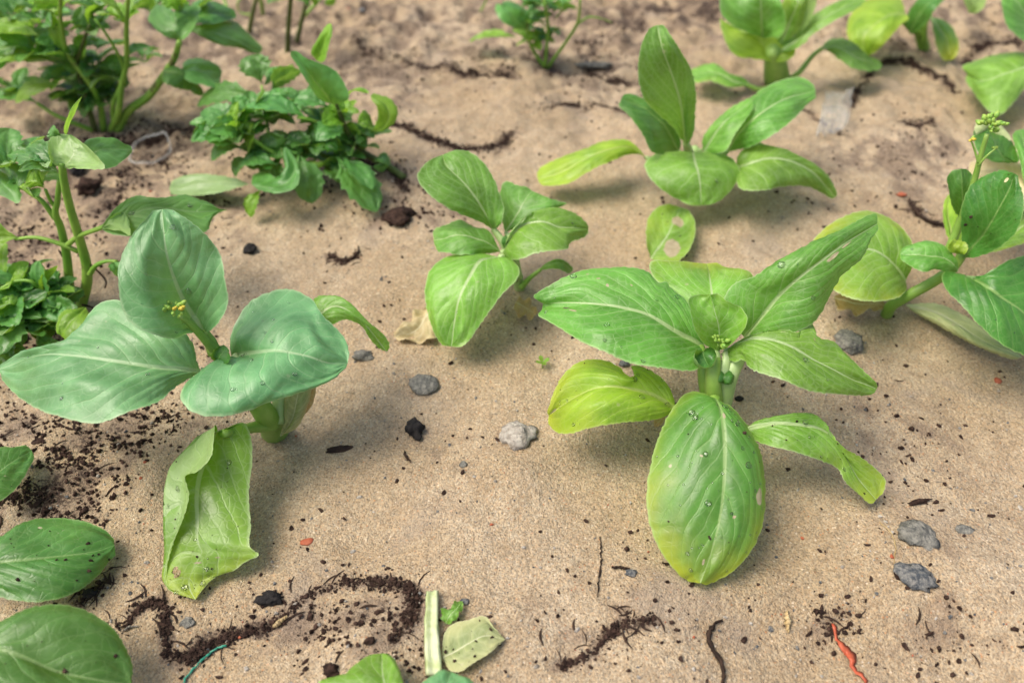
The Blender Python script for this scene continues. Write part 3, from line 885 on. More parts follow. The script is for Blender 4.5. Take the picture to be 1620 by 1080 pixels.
    # small cupped heart leaf, tiny curled ones, buds
    leaf(P, [(1135, 555, 7.6), (1138, 525, 9.2), (1132, 495, 10.6), (1124, 466, 11.6)],
         [(1114, 544, .3), (1099, 521, .7), (1092, 491, .8), (1090, 472, .6), (1104, 466, .2)], [(1151, 549, .3), (1165, 536, .7), (1180, 516, .9), (1182, 502, .8), (1172, 486, .6), (1150, 476, .3)], 'bright', camber=-0.3,
         nveins=4.4, k=0.4, q=0.8, yel=(0.22, 0.0, 0.12), ribw=0.6, name='heart_leaf')
    leaf(P, [(1112, 556, 7.8), (1115, 566, 8.0), (1120, 576, 8.0), (1121, 581, 8.1)], [(1102, 552, .9), (1099, 562, .7), (1106, 576, .5), (1113, 581, .2)],
         [(1124, 549, .8), (1132, 555, .7), (1132, 566, .5), (1127, 577, .3)], 'dark', camber=-0.4, q=0.7, nv=26, nu=10, name='heart_leaf')
    leaf(P, [(1143, 606, 6.2), (1145, 600, 6.7), (1146, 592, 6.9), (1147, 585, 6.6)], [(1132, 606, -.2), (1127, 596, -.3), (1131, 586, -.2)], [(1158, 607, -.2), (1161, 595, -.3), (1156, 585, -.2)], 'dark',
         camber=0.2, nv=26, nu=10, name='heart_leaf')
    tube('flower_stalk', P, [(1134, 556, 7.4), (1137, 545, 8.3)], [0.16, 0.12], PETG)
    buds(P, (1138, 542, 8.5), 0.62, 15, size=0.17)
    return P


# ------------------------------------------------------------------ plant: blue-green pak choi with yellow buds
def pak_choi_left_front():
    b = gbase(436, 682)
    P = thing('pak_choi', b, 'blue-green pak choi with three broad waxy leaves and a cluster of yellow buds', 'plant')
    tube('stem', P, [b, at(420, 655, 2.6), at(395, 622, 4.8), at(365, 585, 6.6), at(345, 560, 7.6), at(328, 535, 8.6)], [1.1, 0.95, 0.8, 0.62, 0.45, 0.36], PETG, world=True)
    for pts, r, m in (
        ([(405, 640, 3.8), (360, 602, 6.0), (316, 588, 7.0)], [0.6, 0.5, 0.36], PET),
        ([(400, 632, 4.2), (385, 590, 6.4), (371, 562, 7.1)], [0.5, 0.42, 0.32], PET),
        ([(432, 672, 1.2), (400, 676, 2.4), (352, 686, 4.6)], [0.62, 0.46, 0.36], PETG),
        ([(438, 668, 1.5), (448, 600, 4.0), (470, 540, 5.8), (500, 500, 7.0)], [0.6, 0.5, 0.38, 0.3], PET),
        ([(340, 560, 7.6), (332, 540, 8.6), (322, 524, 9.6)], [0.5, 0.46, 0.32], PETG),
    ):
        tube('petiole', P, pts, r, m, flat=0.75)
    # upright back leaf
    leaf(P, [(324, 526, 9.4), (308, 502, 10.6), (292, 474, 12.0), (277, 442, 13.4), (265, 407, 14.8), (259, 367, 16.2), (257, 331, 17.0)],
         [(300, 526), (273, 536), (237, 529), (213, 514), (194, 486), (186, 446), (190, 411), (209, 371), (233, 344)],
         [(336, 521), (348, 508), (358, 482), (359, 450), (352, 415), (336, 383), (312, 358), (284, 339)], 'blue', zl=0.3, zr=0.4, camber=0.35, ruffle=0.2, nveins=4, k=0.5, q=0.5, relief=1.6, undul=1.5, drops=10)
    # left leaf
    leaf(P, [(318, 588, 7.0), (277, 583, 8.2), (237, 579, 8.9), (198, 573, 9.2), (158, 569, 9.2), (119, 566, 8.9), (79, 565, 8.4), (40, 571, 7.7), (-2, 584, 6.8)],
         [(312, 572, .3), (306, 545, .8), (284, 520, 1.2), (240, 492, 1.4), (190, 476, 1.3), (166, 480, 1.0), (146, 494, .8), (126, 514, .6), (107, 533, .3), (79, 547, .1), (40, 557, 0), (12, 571, 0)],
         [(284, 608), (257, 630), (221, 648), (178, 662), (130, 666), (87, 658), (51, 642), (24, 624), (4, 600)], 'blue', zr=-0.7, camber=0.3, ruffle=0.25, nveins=4, k=0.6, relief=1.8, undul=1.9, drops=8,
         holes=[(-0.25, 0.83, 0.12, 0.18)], yel=(0, 0.05, 0.03))
    # right leaf with the lobe folded back round the stalk
    leaf(P, [(366, 563, 7.0), (387, 556, 7.6), (419, 555, 8.2), (454, 559, 8.3), (494, 567, 8.0), (522, 573, 7.5), (550, 575, 6.8)],
         [(364, 549, .3), (367, 525, .6), (379, 498, .9), (395, 478, 1.0), (423, 463, 1.0), (454, 457, .9), (478, 463, .7), (494, 474, .6), (510, 498, .5), (531, 518, .3), (546, 536, .1), (552, 555, 0)],
         [(352, 577, .1), (324, 586, 0), (298, 602, -.2), (285, 624, -.4), (292, 642, -.6), (316, 656, -.8), (356, 658, -.9), (395, 648, -.9), (427, 636, -.8), (466, 624, -.7), (506, 610, -.5), (531, 597, -.2), (546, 583, 0)],
         'blue', camber=0.45, nveins=4.6, k=0.55, relief=1.5, undul=1.9, drops=16)
    # lower front leaf, left half folded over itself
    leaf(P, [(345, 683, 4.9), (322, 682, 4.5), (295, 706, 4.0), (269, 741, 3.4), (260, 772, 2.9), (258, 825, 2.1), (260, 872, 1.3), (258, 919, 0.5), (278, 938, 0.3), (309, 948, 0.25)],
         [(341, 670, .5), (338, 692, .9), (334, 722, 1.3), (311, 746, 1.5), (293, 752, 1.3), (299, 781, 1.2), (288, 825, 1.0), (276, 853, .7), (264, 900, .3), (268, 930, .1)],
         [(386, 669, -.1), (397, 692, -.3), (399, 730, -.5), (395, 762, -.6), (394, 796, -.5), (397, 834, -.3), (395, 864, .05), (410, 877, 0), (389, 888, 0), (370, 902, 0), (351, 908, 0), (332, 919, 0)], 'bright', camber=0.35, q=0.12,
         rib=0.42, nveins=4, k=0.4, yel=(0.0, 0.65, 0.05), drops=26, specks=34, relief=1.2, scars=[(.45, .74, .16, .07), (.62, .7, .1, .06)], holes=[(0.22, 0.78, 0.16, 0.35)])
    # leaf behind to the right, tip hanging
    leaf(P, [(478, 545, 5.6), (500, 505, 6.8), (530, 485, 7.3), (555, 495, 7.0), (580, 518, 5.8), (612, 556, 3.6)],
         [(490, 490), (500, 470), (525, 468), (546, 476), (569, 500), (594, 518), (614, 538)], [(495, 535), (520, 518), (545, 506), (570, 514, -.4), (588, 540, -.3), (602, 552, -.1)], 'bright', zr=-0.4, camber=0.3, nveins=4, yel=(0, 0.35, 0.05))
    # little heart leaf, buds, old sheaths
    leaf(P, [(342, 574, 7.6), (346, 566, 8.2), (352, 556, 8.6), (358, 548, 8.8)], [(334, 566, .2), (336, 556, .3), (346, 548, .2)], [(354, 576, .2), (363, 570, .3), (362, 556, .2)], 'dark', nv=26, nu=10, camber=-0.2, name='heart_leaf')
    tube('flower_stalk', P, [(338, 552, 8.0), (305, 516, 10.6), (284, 500, 11.9)], [0.34, 0.26, 0.16], PETG)
    buds(P, (275, 492, 12.2), 0.9, 22, (BUD, BUD, BUDY, BUD), size=0.17)
    leaf(P, [(443, 690, 0.4), (462, 662, 2.0), (470, 630, 3.6), (474, 610, 4.4)], [(452, 668), (450, 640), (452, 618)], [(470, 676), (486, 644), (492, 612)], 'fade', camber=0.3, nv=26, nu=10, yel=(0.2, 0, 0.5), name='old_leaf_sheath')
    leaf(P, [(445, 668, 1.0), (478, 650, 2.2), (488, 628, 3.2), (496, 610, 4.0)], [(462, 648), (480, 630), (484, 614)], [(472, 662), (492, 644), (500, 618)], 'dead', camber=0.2, nv=20, nu=8, yel=(0.8, 0, 0.2), name='old_leaf_sheath')
    leaf(P, [(446, 664, 0.8), (443, 648, 2.0), (446, 630, 3.0)], [(438, 656), (437, 640)], [(452, 660), (453, 640)], 'dead', nv=18, nu=8, yel=(0.9, 0, 0.2), name='old_leaf_sheath')
    return P


# ------------------------------------------------------------------ plant: small pak choi in the middle
def pak_choi_small():
    b = gbase(822, 456)
    P = thing('pak_choi', b, 'small young pak choi with rounded leaves beside a withered yellow leaf', 'plant')
    tube('stem', P, [b, at(816, 425, 2.4), at(806, 400, 4.0)], [0.5, 0.42, 0.32], PET, world=True)
    for pts, r in (([(818, 440, 1.4), (800, 392, 4.4), (780, 362, 5.6)], [0.45, 0.4, 0.3]), ([(820, 440, 1.4), (812, 390, 4.6), (800, 368, 5.2)], [0.4, 0.3, 0.22]),
                   ([(821, 440, 1.4), (812, 410, 3.6), (797, 396, 4.8)], [0.4, 0.32, 0.22]), ([(818, 440, 1.2), (805, 412, 3.8), (791, 406, 5.0)], [0.45, 0.4, 0.28]), ([(818, 442, 1.2), (806, 410, 4.0), (792, 397, 4.6)], [0.4, 0.3, 0.22])):
        tube('petiole', P, pts, r, PET, flat=0.75)
    leaf(P, [(780, 364, 5.4), (771, 344, 6.8), (750, 309, 8.8), (729, 283, 10.0), (706, 260, 10.6), (700, 245, 10.6)],
         [(761, 352), (736, 342), (701, 325), (673, 302), (660, 279), (672, 260), (686, 250)], [(792, 355), (797, 330), (789, 302), (778, 277), (764, 256), (745, 241), (722, 237)], 'mid', zl=0.3, zr=0.5, camber=0.3, nveins=3.6, k=0.75, ribw=0.8)
    leaf(P, [(799, 368, 5.2), (818, 338, 6.6), (830, 316, 7.4), (842, 302, 7.6)], [(792, 340), (791, 304), (799, 287), (822, 294)], [(830, 352), (858, 336), (890, 326), (898, 322), (876, 316)], 'mid', camber=0.3, nveins=4, yel=(0, .15, .2))
    leaf(P, [(797, 397, 4.8), (810, 370, 6.4), (831, 352, 7.2), (859, 350, 7.4), (887, 359, 6.8), (931, 362, 5.4)],
         [(806, 372, .4), (817, 358, .4), (831, 343, .4), (859, 330), (887, 329), (912, 339), (928, 352)], [(797, 406), (817, 411), (845, 402), (873, 397), (899, 393), (900, 386), (923, 376)], 'bright', zl=0.3, zr=-0.6, camber=0.35, nveins=4,
         holes=[(-0.1, 0.8, 0.1, 0.14)], drops=3, yel=(.05, .1, .1))
    leaf(P, [(792, 398, 4.6), (761, 380, 6.0), (726, 374, 6.4), (686, 380, 5.6)], [(772, 368), (743, 354), (708, 352), (690, 362)], [(762, 403), (726, 402), (692, 397)], 'mid', zr=-0.5, camber=0.3, ruffle=0.2, nveins=4, yel=(.05, .1, .1))
    leaf(P, [(791, 407, 5.0), (762, 411, 5.9), (743, 438, 5.6), (730, 467, 4.8), (720, 503, 3.4), (714, 548, 1.6)],
         [(764, 401), (728, 401), (697, 411), (678, 432), (672, 464), (676, 494), (687, 527), (700, 546)], [(810, 411), (822, 428), (817, 443), (796, 464), (775, 492), (757, 517), (740, 541)], 'bright', zl=-0.4, zr=-0.4, camber=0.35, q=0.6, nveins=3.6, k=0.75,
         yel=(.02, .25, .1), drops=6, relief=1.3)
    tube('petiole', P, [(824, 455, 0.4), (838, 440, 1.4), (856, 426, 2.2)], [0.3, 0.22, 0.16], PETG)
    leaf(P, [(852, 428, 2.1), (866, 420, 2.6), (886, 416, 2.6), (906, 428, 1.6)], [(868, 416), (888, 411), (902, 418)], [(864, 426), (884, 426), (898, 432)], 'mid', nv=26, nu=10, camber=0.2)
    leaf(P, [(801, 396, 4.8), (800, 384, 5.6), (800, 372, 6.2)], [(794, 388), (794, 378)], [(807, 388), (806, 378)], 'dark', nv=20, nu=8, name='heart_leaf')


# ------------------------------------------------------------------ plant: pak choi in the second row
def pak_choi_second_row():
    b = gbase(1100, 268)
    P = thing('pak_choi', b, 'pak choi with one tall spoon leaf upright above a ring of spreading leaves', 'plant')
    tube('stem', P, [b, at(1100, 250, 1.6), at(1098, 236, 3.0)], [0.9, 0.75, 0.5], PET, world=True)
    for pts, r in (([(1098, 262, .8), (1090, 240, 3.4), (1085, 226, 5.0)], [.6, .5, .35]), ([(1095, 262, .8), (1080, 246, 3), (1073, 240, 4)], [.5, .4, .3]), ([(1092, 264, .5), (1050, 256, 2.0), (1022, 250, 3)], [.5, .4, .28]),
                   ([(1104, 262, .8), (1130, 252, 3), (1150, 240, 4.4)], [.6, .5, .38]), ([(1104, 264, .6), (1140, 268, 2.6), (1164, 266, 4)], [.6, .5, .35]), ([(1100, 262, .8), (1105, 246, 3.6), (1107, 238, 5)], [.5, .4, .28])):
        tube('petiole', P, pts, r, PET, flat=0.75)
    leaf(P, [(1085, 232, 4.8), (1081, 192, 8.0), (1073, 151, 11.2), (1060, 110, 14.0), (1048, 77, 16.0), (1040, 40, 17.4)],
         [(1066, 204), (1040, 180), (1020, 159), (1009, 118), (1013, 77), (1024, 51)], [(1096, 216), (1100, 179), (1101, 143), (1095, 114), (1081, 88), (1060, 54)], 'mid', zl=0.4, zr=0.5, camber=0.3, nveins=4.4, k=0.6)
    leaf(P, [(1073, 241, 4.0), (1056, 205, 6.6), (1026, 176, 8.6), (983, 156, 9.6)], [(1033, 242), (1016, 212), (995, 183), (979, 167)], [(1078, 228), (1066, 200), (1044, 175), (1020, 157), (995, 148)], 'dark', camber=0.2, nveins=4, zr=.3)
    leaf(P, [(1022, 250, 3.0), (999, 233, 4.0), (963, 237, 4.2), (922, 254, 3.4), (881, 274, 2.2), (851, 284, 1.4)], [(996, 223), (959, 223), (918, 238), (877, 253), (853, 267)], [(1003, 243), (975, 252), (934, 270), (902, 289), (867, 294)], 'lime', zr=-.4,
         camber=0.25, nveins=4, yel=(.2, .2, .1))
    leaf(P, [(1096, 241, 5.0), (1101, 261, 5.6), (1107, 285, 4.9), (1110, 325, 2.8)], [(1065, 239, -.2), (1034, 245, -.4), (1020, 258, -.5), (1028, 281), (1052, 304), (1081, 320)], [(1114, 240, -.1), (1138, 241, -.3), (1164, 256, -.4), (1171, 273), (1158, 299), (1138, 318)], 'bright',
         zl=-.5, zr=-.5, camber=0.3, q=.6, nveins=4, k=.5, drops=4, yel=(.0, .2, .1))
    leaf(P, [(1112, 242, 4.6), (1132, 212, 6.6), (1160, 182, 8.4), (1190, 159, 9.2)], [(1112, 218), (1146, 178), (1175, 160)], [(1146, 240), (1163, 212), (1184, 183)], 'bright', camber=0.3, nveins=4)
    leaf(P, [(1150, 241, 4.4), (1170, 212, 6.8), (1203, 180, 8.6), (1240, 159, 9.2), (1290, 143, 8.8)], [(1160, 200), (1179, 164), (1203, 143), (1236, 127), (1264, 122), (1284, 131)], [(1187, 232), (1219, 216), (1252, 192), (1276, 167)], 'mid', zr=-.6, camber=.3, nveins=4.4, k=.55)
    leaf(P, [(1164, 267, 4.0), (1187, 260, 5.2), (1215, 250, 5.8), (1252, 256, 5.4), (1289, 277, 3.8), (1322, 312, 1.4)], [(1168, 245), (1195, 226), (1228, 234), (1252, 245), (1289, 261), (1309, 277), (1322, 300)], [(1170, 298), (1207, 301), (1244, 295), (1276, 295), (1301, 306)], 'bright',
         zl=.2, zr=-.9, camber=.3, nveins=4, yel=(.05, .15, .1))
    return P


# ------------------------------------------------------------------ plant: pak choi at the top with folded lime underside
def pak_choi_far():
    b = gbase(1232, 132)
    P = thing('pak_choi', b, 'pak choi with fat lime-green stalk and cupped folded leaf behind the spoon-leaved one', 'plant')
    tube('stem', P, [b, at(1228, 118, 1.4), at(1226, 96, 3.6), at(1222, 78, 5.4)], [1.6, 1.6, 1.4, 0.8], PETG, world=True)
    leaf(P, [(1224, 98, 4.0), (1212, 82, 4.8), (1204, 66, 5.8), (1197, 50, 6.9)], [(1190, 93, .3), (1166, 90, .7), (1150, 72, 1.1), (1142, 50, 1.0), (1139, 27, .9), (1150, 40, .5), (1172, 47, .2)],
         [(1244, 97, .3), (1258, 84, .7), (1258, 72, .8), (1246, 62, .5), (1222, 55, .2)], 'lime', camber=.25, nveins=4, blunt=False, yel=(.0, 0, 0))
    leaf(P, [(1207, 60, 6.2), (1205, 36, 8.4), (1204, 10, 10.6), (1203, -25, 13)], [(1158, 40, .8), (1140, 20, .8), (1140, -5, .6), (1160, -25, .2)], [(1235, 58, .8), (1243, 36, .8), (1236, 5, .6), (1225, -20, .2)], 'mid', camber=-.3, nveins=4)
    leaf(P, [(1232, 84, 5.0), (1266, 60, 6.8), (1310, 24, 9.2), (1368, -4, 10.5)], [(1246, 56), (1280, 28), (1318, 6), (1350, -6)], [(1262, 76), (1288, 54), (1322, 32), (1356, 14)], 'bright', camber=.25, nveins=4)
    leaf(P, [(1232, 76, 5.2), (1248, 40, 8.0), (1262, 4, 11.0), (1268, -20, 12)], [(1228, 40), (1240, 0), (1256, -18)], [(1262, 50), (1276, 10), (1280, -14)], 'bright', camber=.2, nveins=4, yel=(.2, .2, .2))
    leaf(P, [(1256, 60, 6.6), (1272, 24, 9.4), (1284, -14, 12)], [(1266, 34), (1272, -4)], [(1280, 36), (1292, 0)], 'lime', under=True, nv=26, nu=10)
    tube('petiole', P, [(1246, 128, .6), (1263, 116, 1.8), (1286, 88, 3.8), (1302, 76, 4.6)], [.42, .36, .3, .24], PETG)
    leaf(P, [(1300, 78, 4.6), (1327, 76, 5.0), (1352, 88, 4.4), (1396, 104, 2.8)], [(1308, 66), (1327, 60), (1348, 67), (1368, 86), (1390, 96)], [(1313, 84, -.4), (1330, 96, -.6), (1348, 108, -.5), (1377, 112, -.2)], 'mid', camber=.25, nveins=4)
    tube('petiole', P, [(1222, 138, .3), (1200, 142, .8), (1180, 134, 1.4)], [.4, .32, .26], PETG)
    leaf(P, [(1188, 136, 1.2), (1156, 126, 2.2), (1128, 114, 2.6), (1092, 118, 2.0)], [(1174, 122), (1152, 116), (1132, 101), (1098, 108)], [(1168, 138), (1152, 138), (1122, 128), (1102, 131)], 'bright', camber=.2, nveins=4, yel=(.1, .1, .2))
    return P


def pak_choi_top_right():
    b = gbase(1462, 78)
    P = thing('pak_choi', b, 'pak choi with a mottled yellow-green leaf and a hanging leaf tipped cream', 'plant')
    tube('stem', P, [b, at(1456, 52, 2.4), at(1452, 30, 4.4)], [.8, .8, .6], PETG, world=True)
    tube('petiole', P, [(1458, 56, 2.2), (1440, 44, 3.6), (1424, 30, 5)], [.5, .42, .3], PETG)
    leaf(P, [(1432, 22, 6.4), (1408, 24, 6.6), (1386, 40, 5.8), (1366, 62, 4.4), (1374, 88, 2.6)], [(1424, -2), (1390, -6), (1357, 8), (1343, 30), (1340, 56), (1354, 76)], [(1438, 30, -.2), (1427, 38, -.4), (1404, 64, -.4), (1386, 82, -.2)], 'lime', camber=.3, nveins=4, yel=(.15, .1, .3))
    leaf(P, [(1440, 56, 3.6), (1452, 26, 6.4), (1470, 4, 8.4), (1496, -12, 9)], [(1432, 34), (1446, 6), (1470, -14)], [(1462, 40), (1480, 14), (1496, -2)], 'dark', camber=.2, nveins=4)
    tube('petiole', P, [(1462, 66, 1.6), (1466, 34, 4.4), (1473, 26, 5.0)], [.36, .28, .2], PETG)
    leaf(P, [(1472, 27, 5.0), (1484, 42, 4.6), (1496, 64, 3.0), (1502, 96, .8)], [(1476, 48), (1479, 64), (1485, 86)], [(1494, 33), (1508, 46), (1516, 66), (1515, 84)], 'mid', camber=.25, nveins=4, yel=(0, 1.1, .1))
    leaf(P, [(1520, -20, 7), (1532, -4, 6.4), (1540, 22, 4.4)], [(1524, -6), (1530, 12)], [(1560, -14), (1558, 8)], 'lime', under=True, camber=.2, nv=26, nu=10)
    return P


def pak_choi_right_edge_far():
    b = gbase(1668, 120)
    P = thing('pak_choi', b, 'pak choi reaching in from the right, large leaf hanging to the sand', 'plant')
    tube('stem', P, [b, at(1664, 90, 3), at(1660, 64, 5.6)], [.9, .8, .6], PETG, world=True)
    leaf(P, [(1650, 92, 5.4), (1621, 105, 5.4), (1585, 118, 4.8), (1555, 128, 3.8), (1530, 118, 2.6)], [(1630, 84), (1600, 83), (1574, 87), (1545, 96), (1522, 106)], [(1636, 128, -.6), (1620, 142, -1.2), (1604, 162, -1.8), (1580, 183, -2.2), (1560, 172, -1.8), (1543, 150, -1.0), (1530, 132, -.3)], 'bright', camber=.4, nveins=4, k=.5)
    leaf(P, [(1652, 60, 6.4), (1630, 34, 8.4), (1612, 8, 10.4), (1600, -24, 12)], [(1630, 68), (1604, 54), (1590, 34), (1585, 4), (1590, -20)], [(1652, 30), (1640, 0), (1620, -22)], 'mid', camber=.2, nveins=4)
    return P


# ------------------------------------------------------------------ plant: bolting pak choi on the right
def pak_choi_bolting():
    b = gbase(1402, 498)
    P = thing('pak_choi', b, 'bolting pak choi with a leaning stalk topped by green buds and dark cupped leaves', 'plant')
    tube('stem', P, [b, at(1410, 484, 1.0), at(1436, 468, 2.4), at(1484, 441, 4.2), at(1512, 418, 5.4), at(1524, 400, 6.4)], [.5, .48, .46, .44, .42, .36], PETG, world=True)
    tube('flower_stalk', P, [(1500, 398, 6.0), (1519, 351, 8.6), (1534, 310, 11.0), (1543, 280, 12.6), (1553, 241, 14.6), (1562, 212, 16.0)], [.36, .32, .28, .24, .2, .17], PETG)
    tube('flower_stalk', P, [(1547, 262, 13.6), (1560, 248, 14.4), (1575, 235, 15)], [.1, .08, .06], PETG)
    tube('flower_stalk', P, [(1548, 258, 13.8), (1541, 235, 14.8), (1536, 222, 15.4)], [.1, .08, .06], PETG)
    buds(P, (1567, 202, 16.4), 1.15, 30, (BUD,), size=.22)
    buds(P, (1535, 220, 15.5), .3, 4, (BUDY, BUD), size=.18)
    buds(P, (1575, 234, 15.0), .15, 2, (BUD,), size=.14)
    # left leaf behind the neighbour's tall leaf
    leaf(P, [(1432, 446, 3.2), (1420, 424, 4.6), (1400, 406, 5.6), (1372, 396, 6.0), (1335, 402, 5.6), (1296, 420, 4.8)], [(1444, 420), (1444, 386), (1423, 356), (1399, 341), (1370, 333), (1333, 343), (1301, 364), (1285, 385)], [(1434, 458), (1422, 470), (1382, 477), (1346, 472), (1318, 458), (1302, 440)], 'bright',
         zl=.5, zr=-.6, camber=.35, nveins=4, yel=(.12, .3, .35), relief=1.4)
    leaf(P, [(1516, 430, 5.6), (1496, 410, 6.8), (1468, 402, 7.2), (1424, 402, 6.6)], [(1512, 412), (1496, 394), (1472, 382), (1440, 387)], [(1500, 432), (1482, 426), (1460, 430), (1436, 418)], 'mid', zr=-.4, camber=.35, nveins=4, drops=3, relief=1.6)
    # big dark upright leaf
    leaf(P, [(1524, 408, 6.2), (1545, 384, 7.8), (1562, 363, 9.4), (1578, 338, 11.0), (1592, 308, 12.6), (1604, 274, 14.2)], [(1522, 384, .3), (1520, 350, .6), (1522, 322, .7), (1537, 291, .6), (1561, 276, .4), (1586, 269, .2)], [(1546, 406, .2), (1578, 393, .4), (1606, 369, .6), (1618, 340, .6), (1619, 311, .4), (1612, 287, .2)], 'dark',
         camber=.3, nveins=4.4, k=.5, specks=20, holes=[(-0.25, 0.9, .14, .2), (-.22, .83, .14, .16)], relief=1.6)
    leaf(P, [(1522, 350, 8.6), (1524, 320, 10.2), (1522, 292, 11.6), (1520, 267, 12.6)], [(1510, 334, .3), (1502, 308, .5), (1499, 280, .3)], [(1532, 330, .3), (1540, 304, .4), (1540, 281, .3)], 'dark', camber=-.25, nveins=4, nu=14)
    leaf(P, [(1510, 398, 4.2), (1505, 370, 5.0), (1500, 340, 5.4), (1500, 308, 5.2)], [(1498, 372), (1492, 345), (1494, 318)], [(1522, 380), (1524, 345), (1514, 316)], 'lime', camber=.2, nu=12)
    leaf(P, [(1518, 402, 6.4), (1512, 396, 7.0), (1510, 388, 7.4), (1514, 380, 7.4)], [(1503, 398, .3), (1500, 388, .3), (1504, 382, .2)], [(1526, 402, .3), (1532, 392, .3), (1526, 382, .2)], 'lime', nv=24, nu=10, name='heart_leaf')
    # wide leaf running out of the picture
    leaf(P, [(1520, 434, 5.6), (1545, 446, 6.6), (1570, 460, 7.0), (1620, 492, 6.2), (1652, 520, 5.0), (1676, 545, 4.0)], [(1541, 441, .4), (1570, 426, .8), (1600, 410, 1.0), (1640, 402, .8), (1690, 430, .6), (1700, 490, .2)], [(1494, 430, -.1), (1490, 440, -.2), (1500, 462, -.4), (1521, 482), (1545, 510), (1578, 540), (1610, 558), (1650, 566)], 'dark',
         zr=-.7, camber=.4, nveins=4.4, drops=5, yel=(0, .1, .12), relief=1.6)
    # leaves behind
    leaf(P, [(1604, 258, 8.6), (1586, 246, 9.4), (1572, 226, 10.2), (1560, 200, 10.2)], [(1572, 256), (1548, 242), (1540, 220), (1544, 200)], [(1612, 256), (1610, 244), (1600, 222), (1580, 202)], 'dark', camber=.2, nveins=4)
    leaf(P, [(1566, 214, 9.4), (1562, 200, 10.6), (1556, 190, 11.0)], [(1546, 214), (1542, 204), (1548, 190)], [(1600, 222), (1590, 204), (1574, 190)], 'fade', nv=22, nu=10, camber=.4)
    leaf(P, [(1650, 310, 6.6), (1612, 284, 7.2), (1576, 268, 7.2), (1532, 268, 6.2)], [(1626, 274), (1596, 250), (1560, 248)], [(1630, 322), (1596, 306), (1556, 292)], 'dead', camber=.4, yel=(0.0, 0, .1), nv=30, nu=12, name='withered_leaf')
    leaf(P, [(1642, 330, 6), (1634, 280, 8.2), (1624, 240, 9.6), (1614, 205, 10)], [(1624, 300), (1612, 250), (1602, 215)], [(1650, 300), (1650, 240), (1630, 208)], 'mid', camber=.2, nveins=4)
    leaf(P, [(1560, 400, 4.4), (1590, 380, 4.8), (1630, 350, 4.6), (1670, 330, 4)], [(1570, 372), (1600, 345), (1640, 325)], [(1576, 398), (1604, 390), (1650, 372)], 'bright', camber=.3, yel=(0, 0, .6), nveins=4)
    return P


# ------------------------------------------------------------------ plants mostly outside the frame
def pak_choi_left_edge():
    b = gbase(-150, 930)
    P = thing('pak_choi', b, 'dusty dark pak choi leaves spreading low over the sand, plant cut off by the frame', 'plant')
    tube('stem', P, [b, b + np.array([0.0, 0.004, 0.02])], [.9, .7], PETG, world=True)
    for pts in ([(-140, 925, 1.2), (-100, 905, 2.2), (-58, 896, 2.6)], [(-140, 945, 1.4), (-100, 985, 3.4), (-66, 1014, 4.6)], [(-140, 915, 1.2), (-90, 820, 2.2), (-42, 768, 2.0)]):
        tube('petiole', P, pts, [.5, .42, .34], PETG)
    leaf(P, [(-60, 897, 2.6), (0, 890, 2.9), (54, 885, 2.7), (109, 880, 2.1), (150, 873, 1.5), (181, 862, 1.0)], [(-40, 872), (0, 849), (39, 825), (78, 819), (124, 822), (155, 832), (178, 849)], [(-40, 925), (0, 944), (36, 951), (70, 951), (117, 938), (152, 913), (172, 889)], 'dusty',
         zl=-.2, zr=-.5, camber=.4, nveins=4, k=.6, specks=30, yel=(0, .25, .06))
    leaf(P, [(-66, 1014, 4.6), (0, 1027, 5.0), (51, 1044, 4.6), (93, 1060, 4.0), (150, 1075, 3.0), (208, 1082, 2.0)], [(-40, 990), (0, 982), (39, 963), (93, 955), (140, 967), (175, 990), (198, 1021), (210, 1055)], [(-50, 1070), (0, 1110), (70, 1130), (140, 1122), (190, 1104)], 'dusty',
         zl=-.2, zr=-.5, camber=.5, nveins=3.6, k=0.75, specks=14, yel=(0, .15, .05))
    leaf(P, [(-42, 768, 2.0), (-10, 750, 1.8), (20, 732, 1.3), (50, 712, .8)], [(-34, 735), (-4, 708), (22, 707)], [(-14, 796), (10, 786), (32, 764), (47, 738)], 'dusty', camber=.3, nveins=4, specks=10)
    return P


def pak_choi_bottom_edge():
    b = gbase(640, 1190)
    P = thing('pak_choi', b, 'pak choi with only two rounded leaf tips showing beside the cut pale stalk', 'plant')
    tube('stem', P, [b, b + np.array([0, 0, .03])], [.8, .6], PETG, world=True)
    leaf(P, [(625, 1150, 2.6), (615, 1110, 3.2), (606, 1070, 3.0), (604, 1033, 2.2)], [(560, 1130), (505, 1090), (504, 1076), (538, 1073), (556, 1054), (578, 1039)], [(646, 1130), (640, 1095), (633, 1062), (624, 1043)], 'bright', zl=-.2, zr=-.2, camber=.4, nveins=4)
    leaf(P, [(660, 1150, 2.6), (690, 1110, 3.2), (706, 1085, 3.0), (714, 1062, 2.4)], [(650, 1110), (664, 1082), (684, 1067)], [(700, 1130), (750, 1100), (745, 1075)], 'blue', zl=-.2, zr=-.2, camber=.3, nveins=4)
    return P


pak_choi_right_front(); pak_choi_left_front(); pak_choi_small(); pak_choi_second_row(); pak_choi_far()
pak_choi_top_right(); pak_choi_right_edge_far(); pak_choi_bolting(); pak_choi_left_edge(); pak_choi_bottom_edge()

# ------------------------------------------------------------------ weeds with thick toothed leaves
def wl(P, base, tip, w, mat='weed', **kw):
    kw.setdefault('teeth', 0.26); kw.setdefault('nt', 5.5); kw.setdefault('undul', 1.6); kw.setdefault('kind', 'sp'); kw.setdefault('nveins', 4); kw.setdefault('k', 0.4); kw.setdefault('ribw', 0.7)
    return sleaf(P, base, tip, w, mat, **kw)


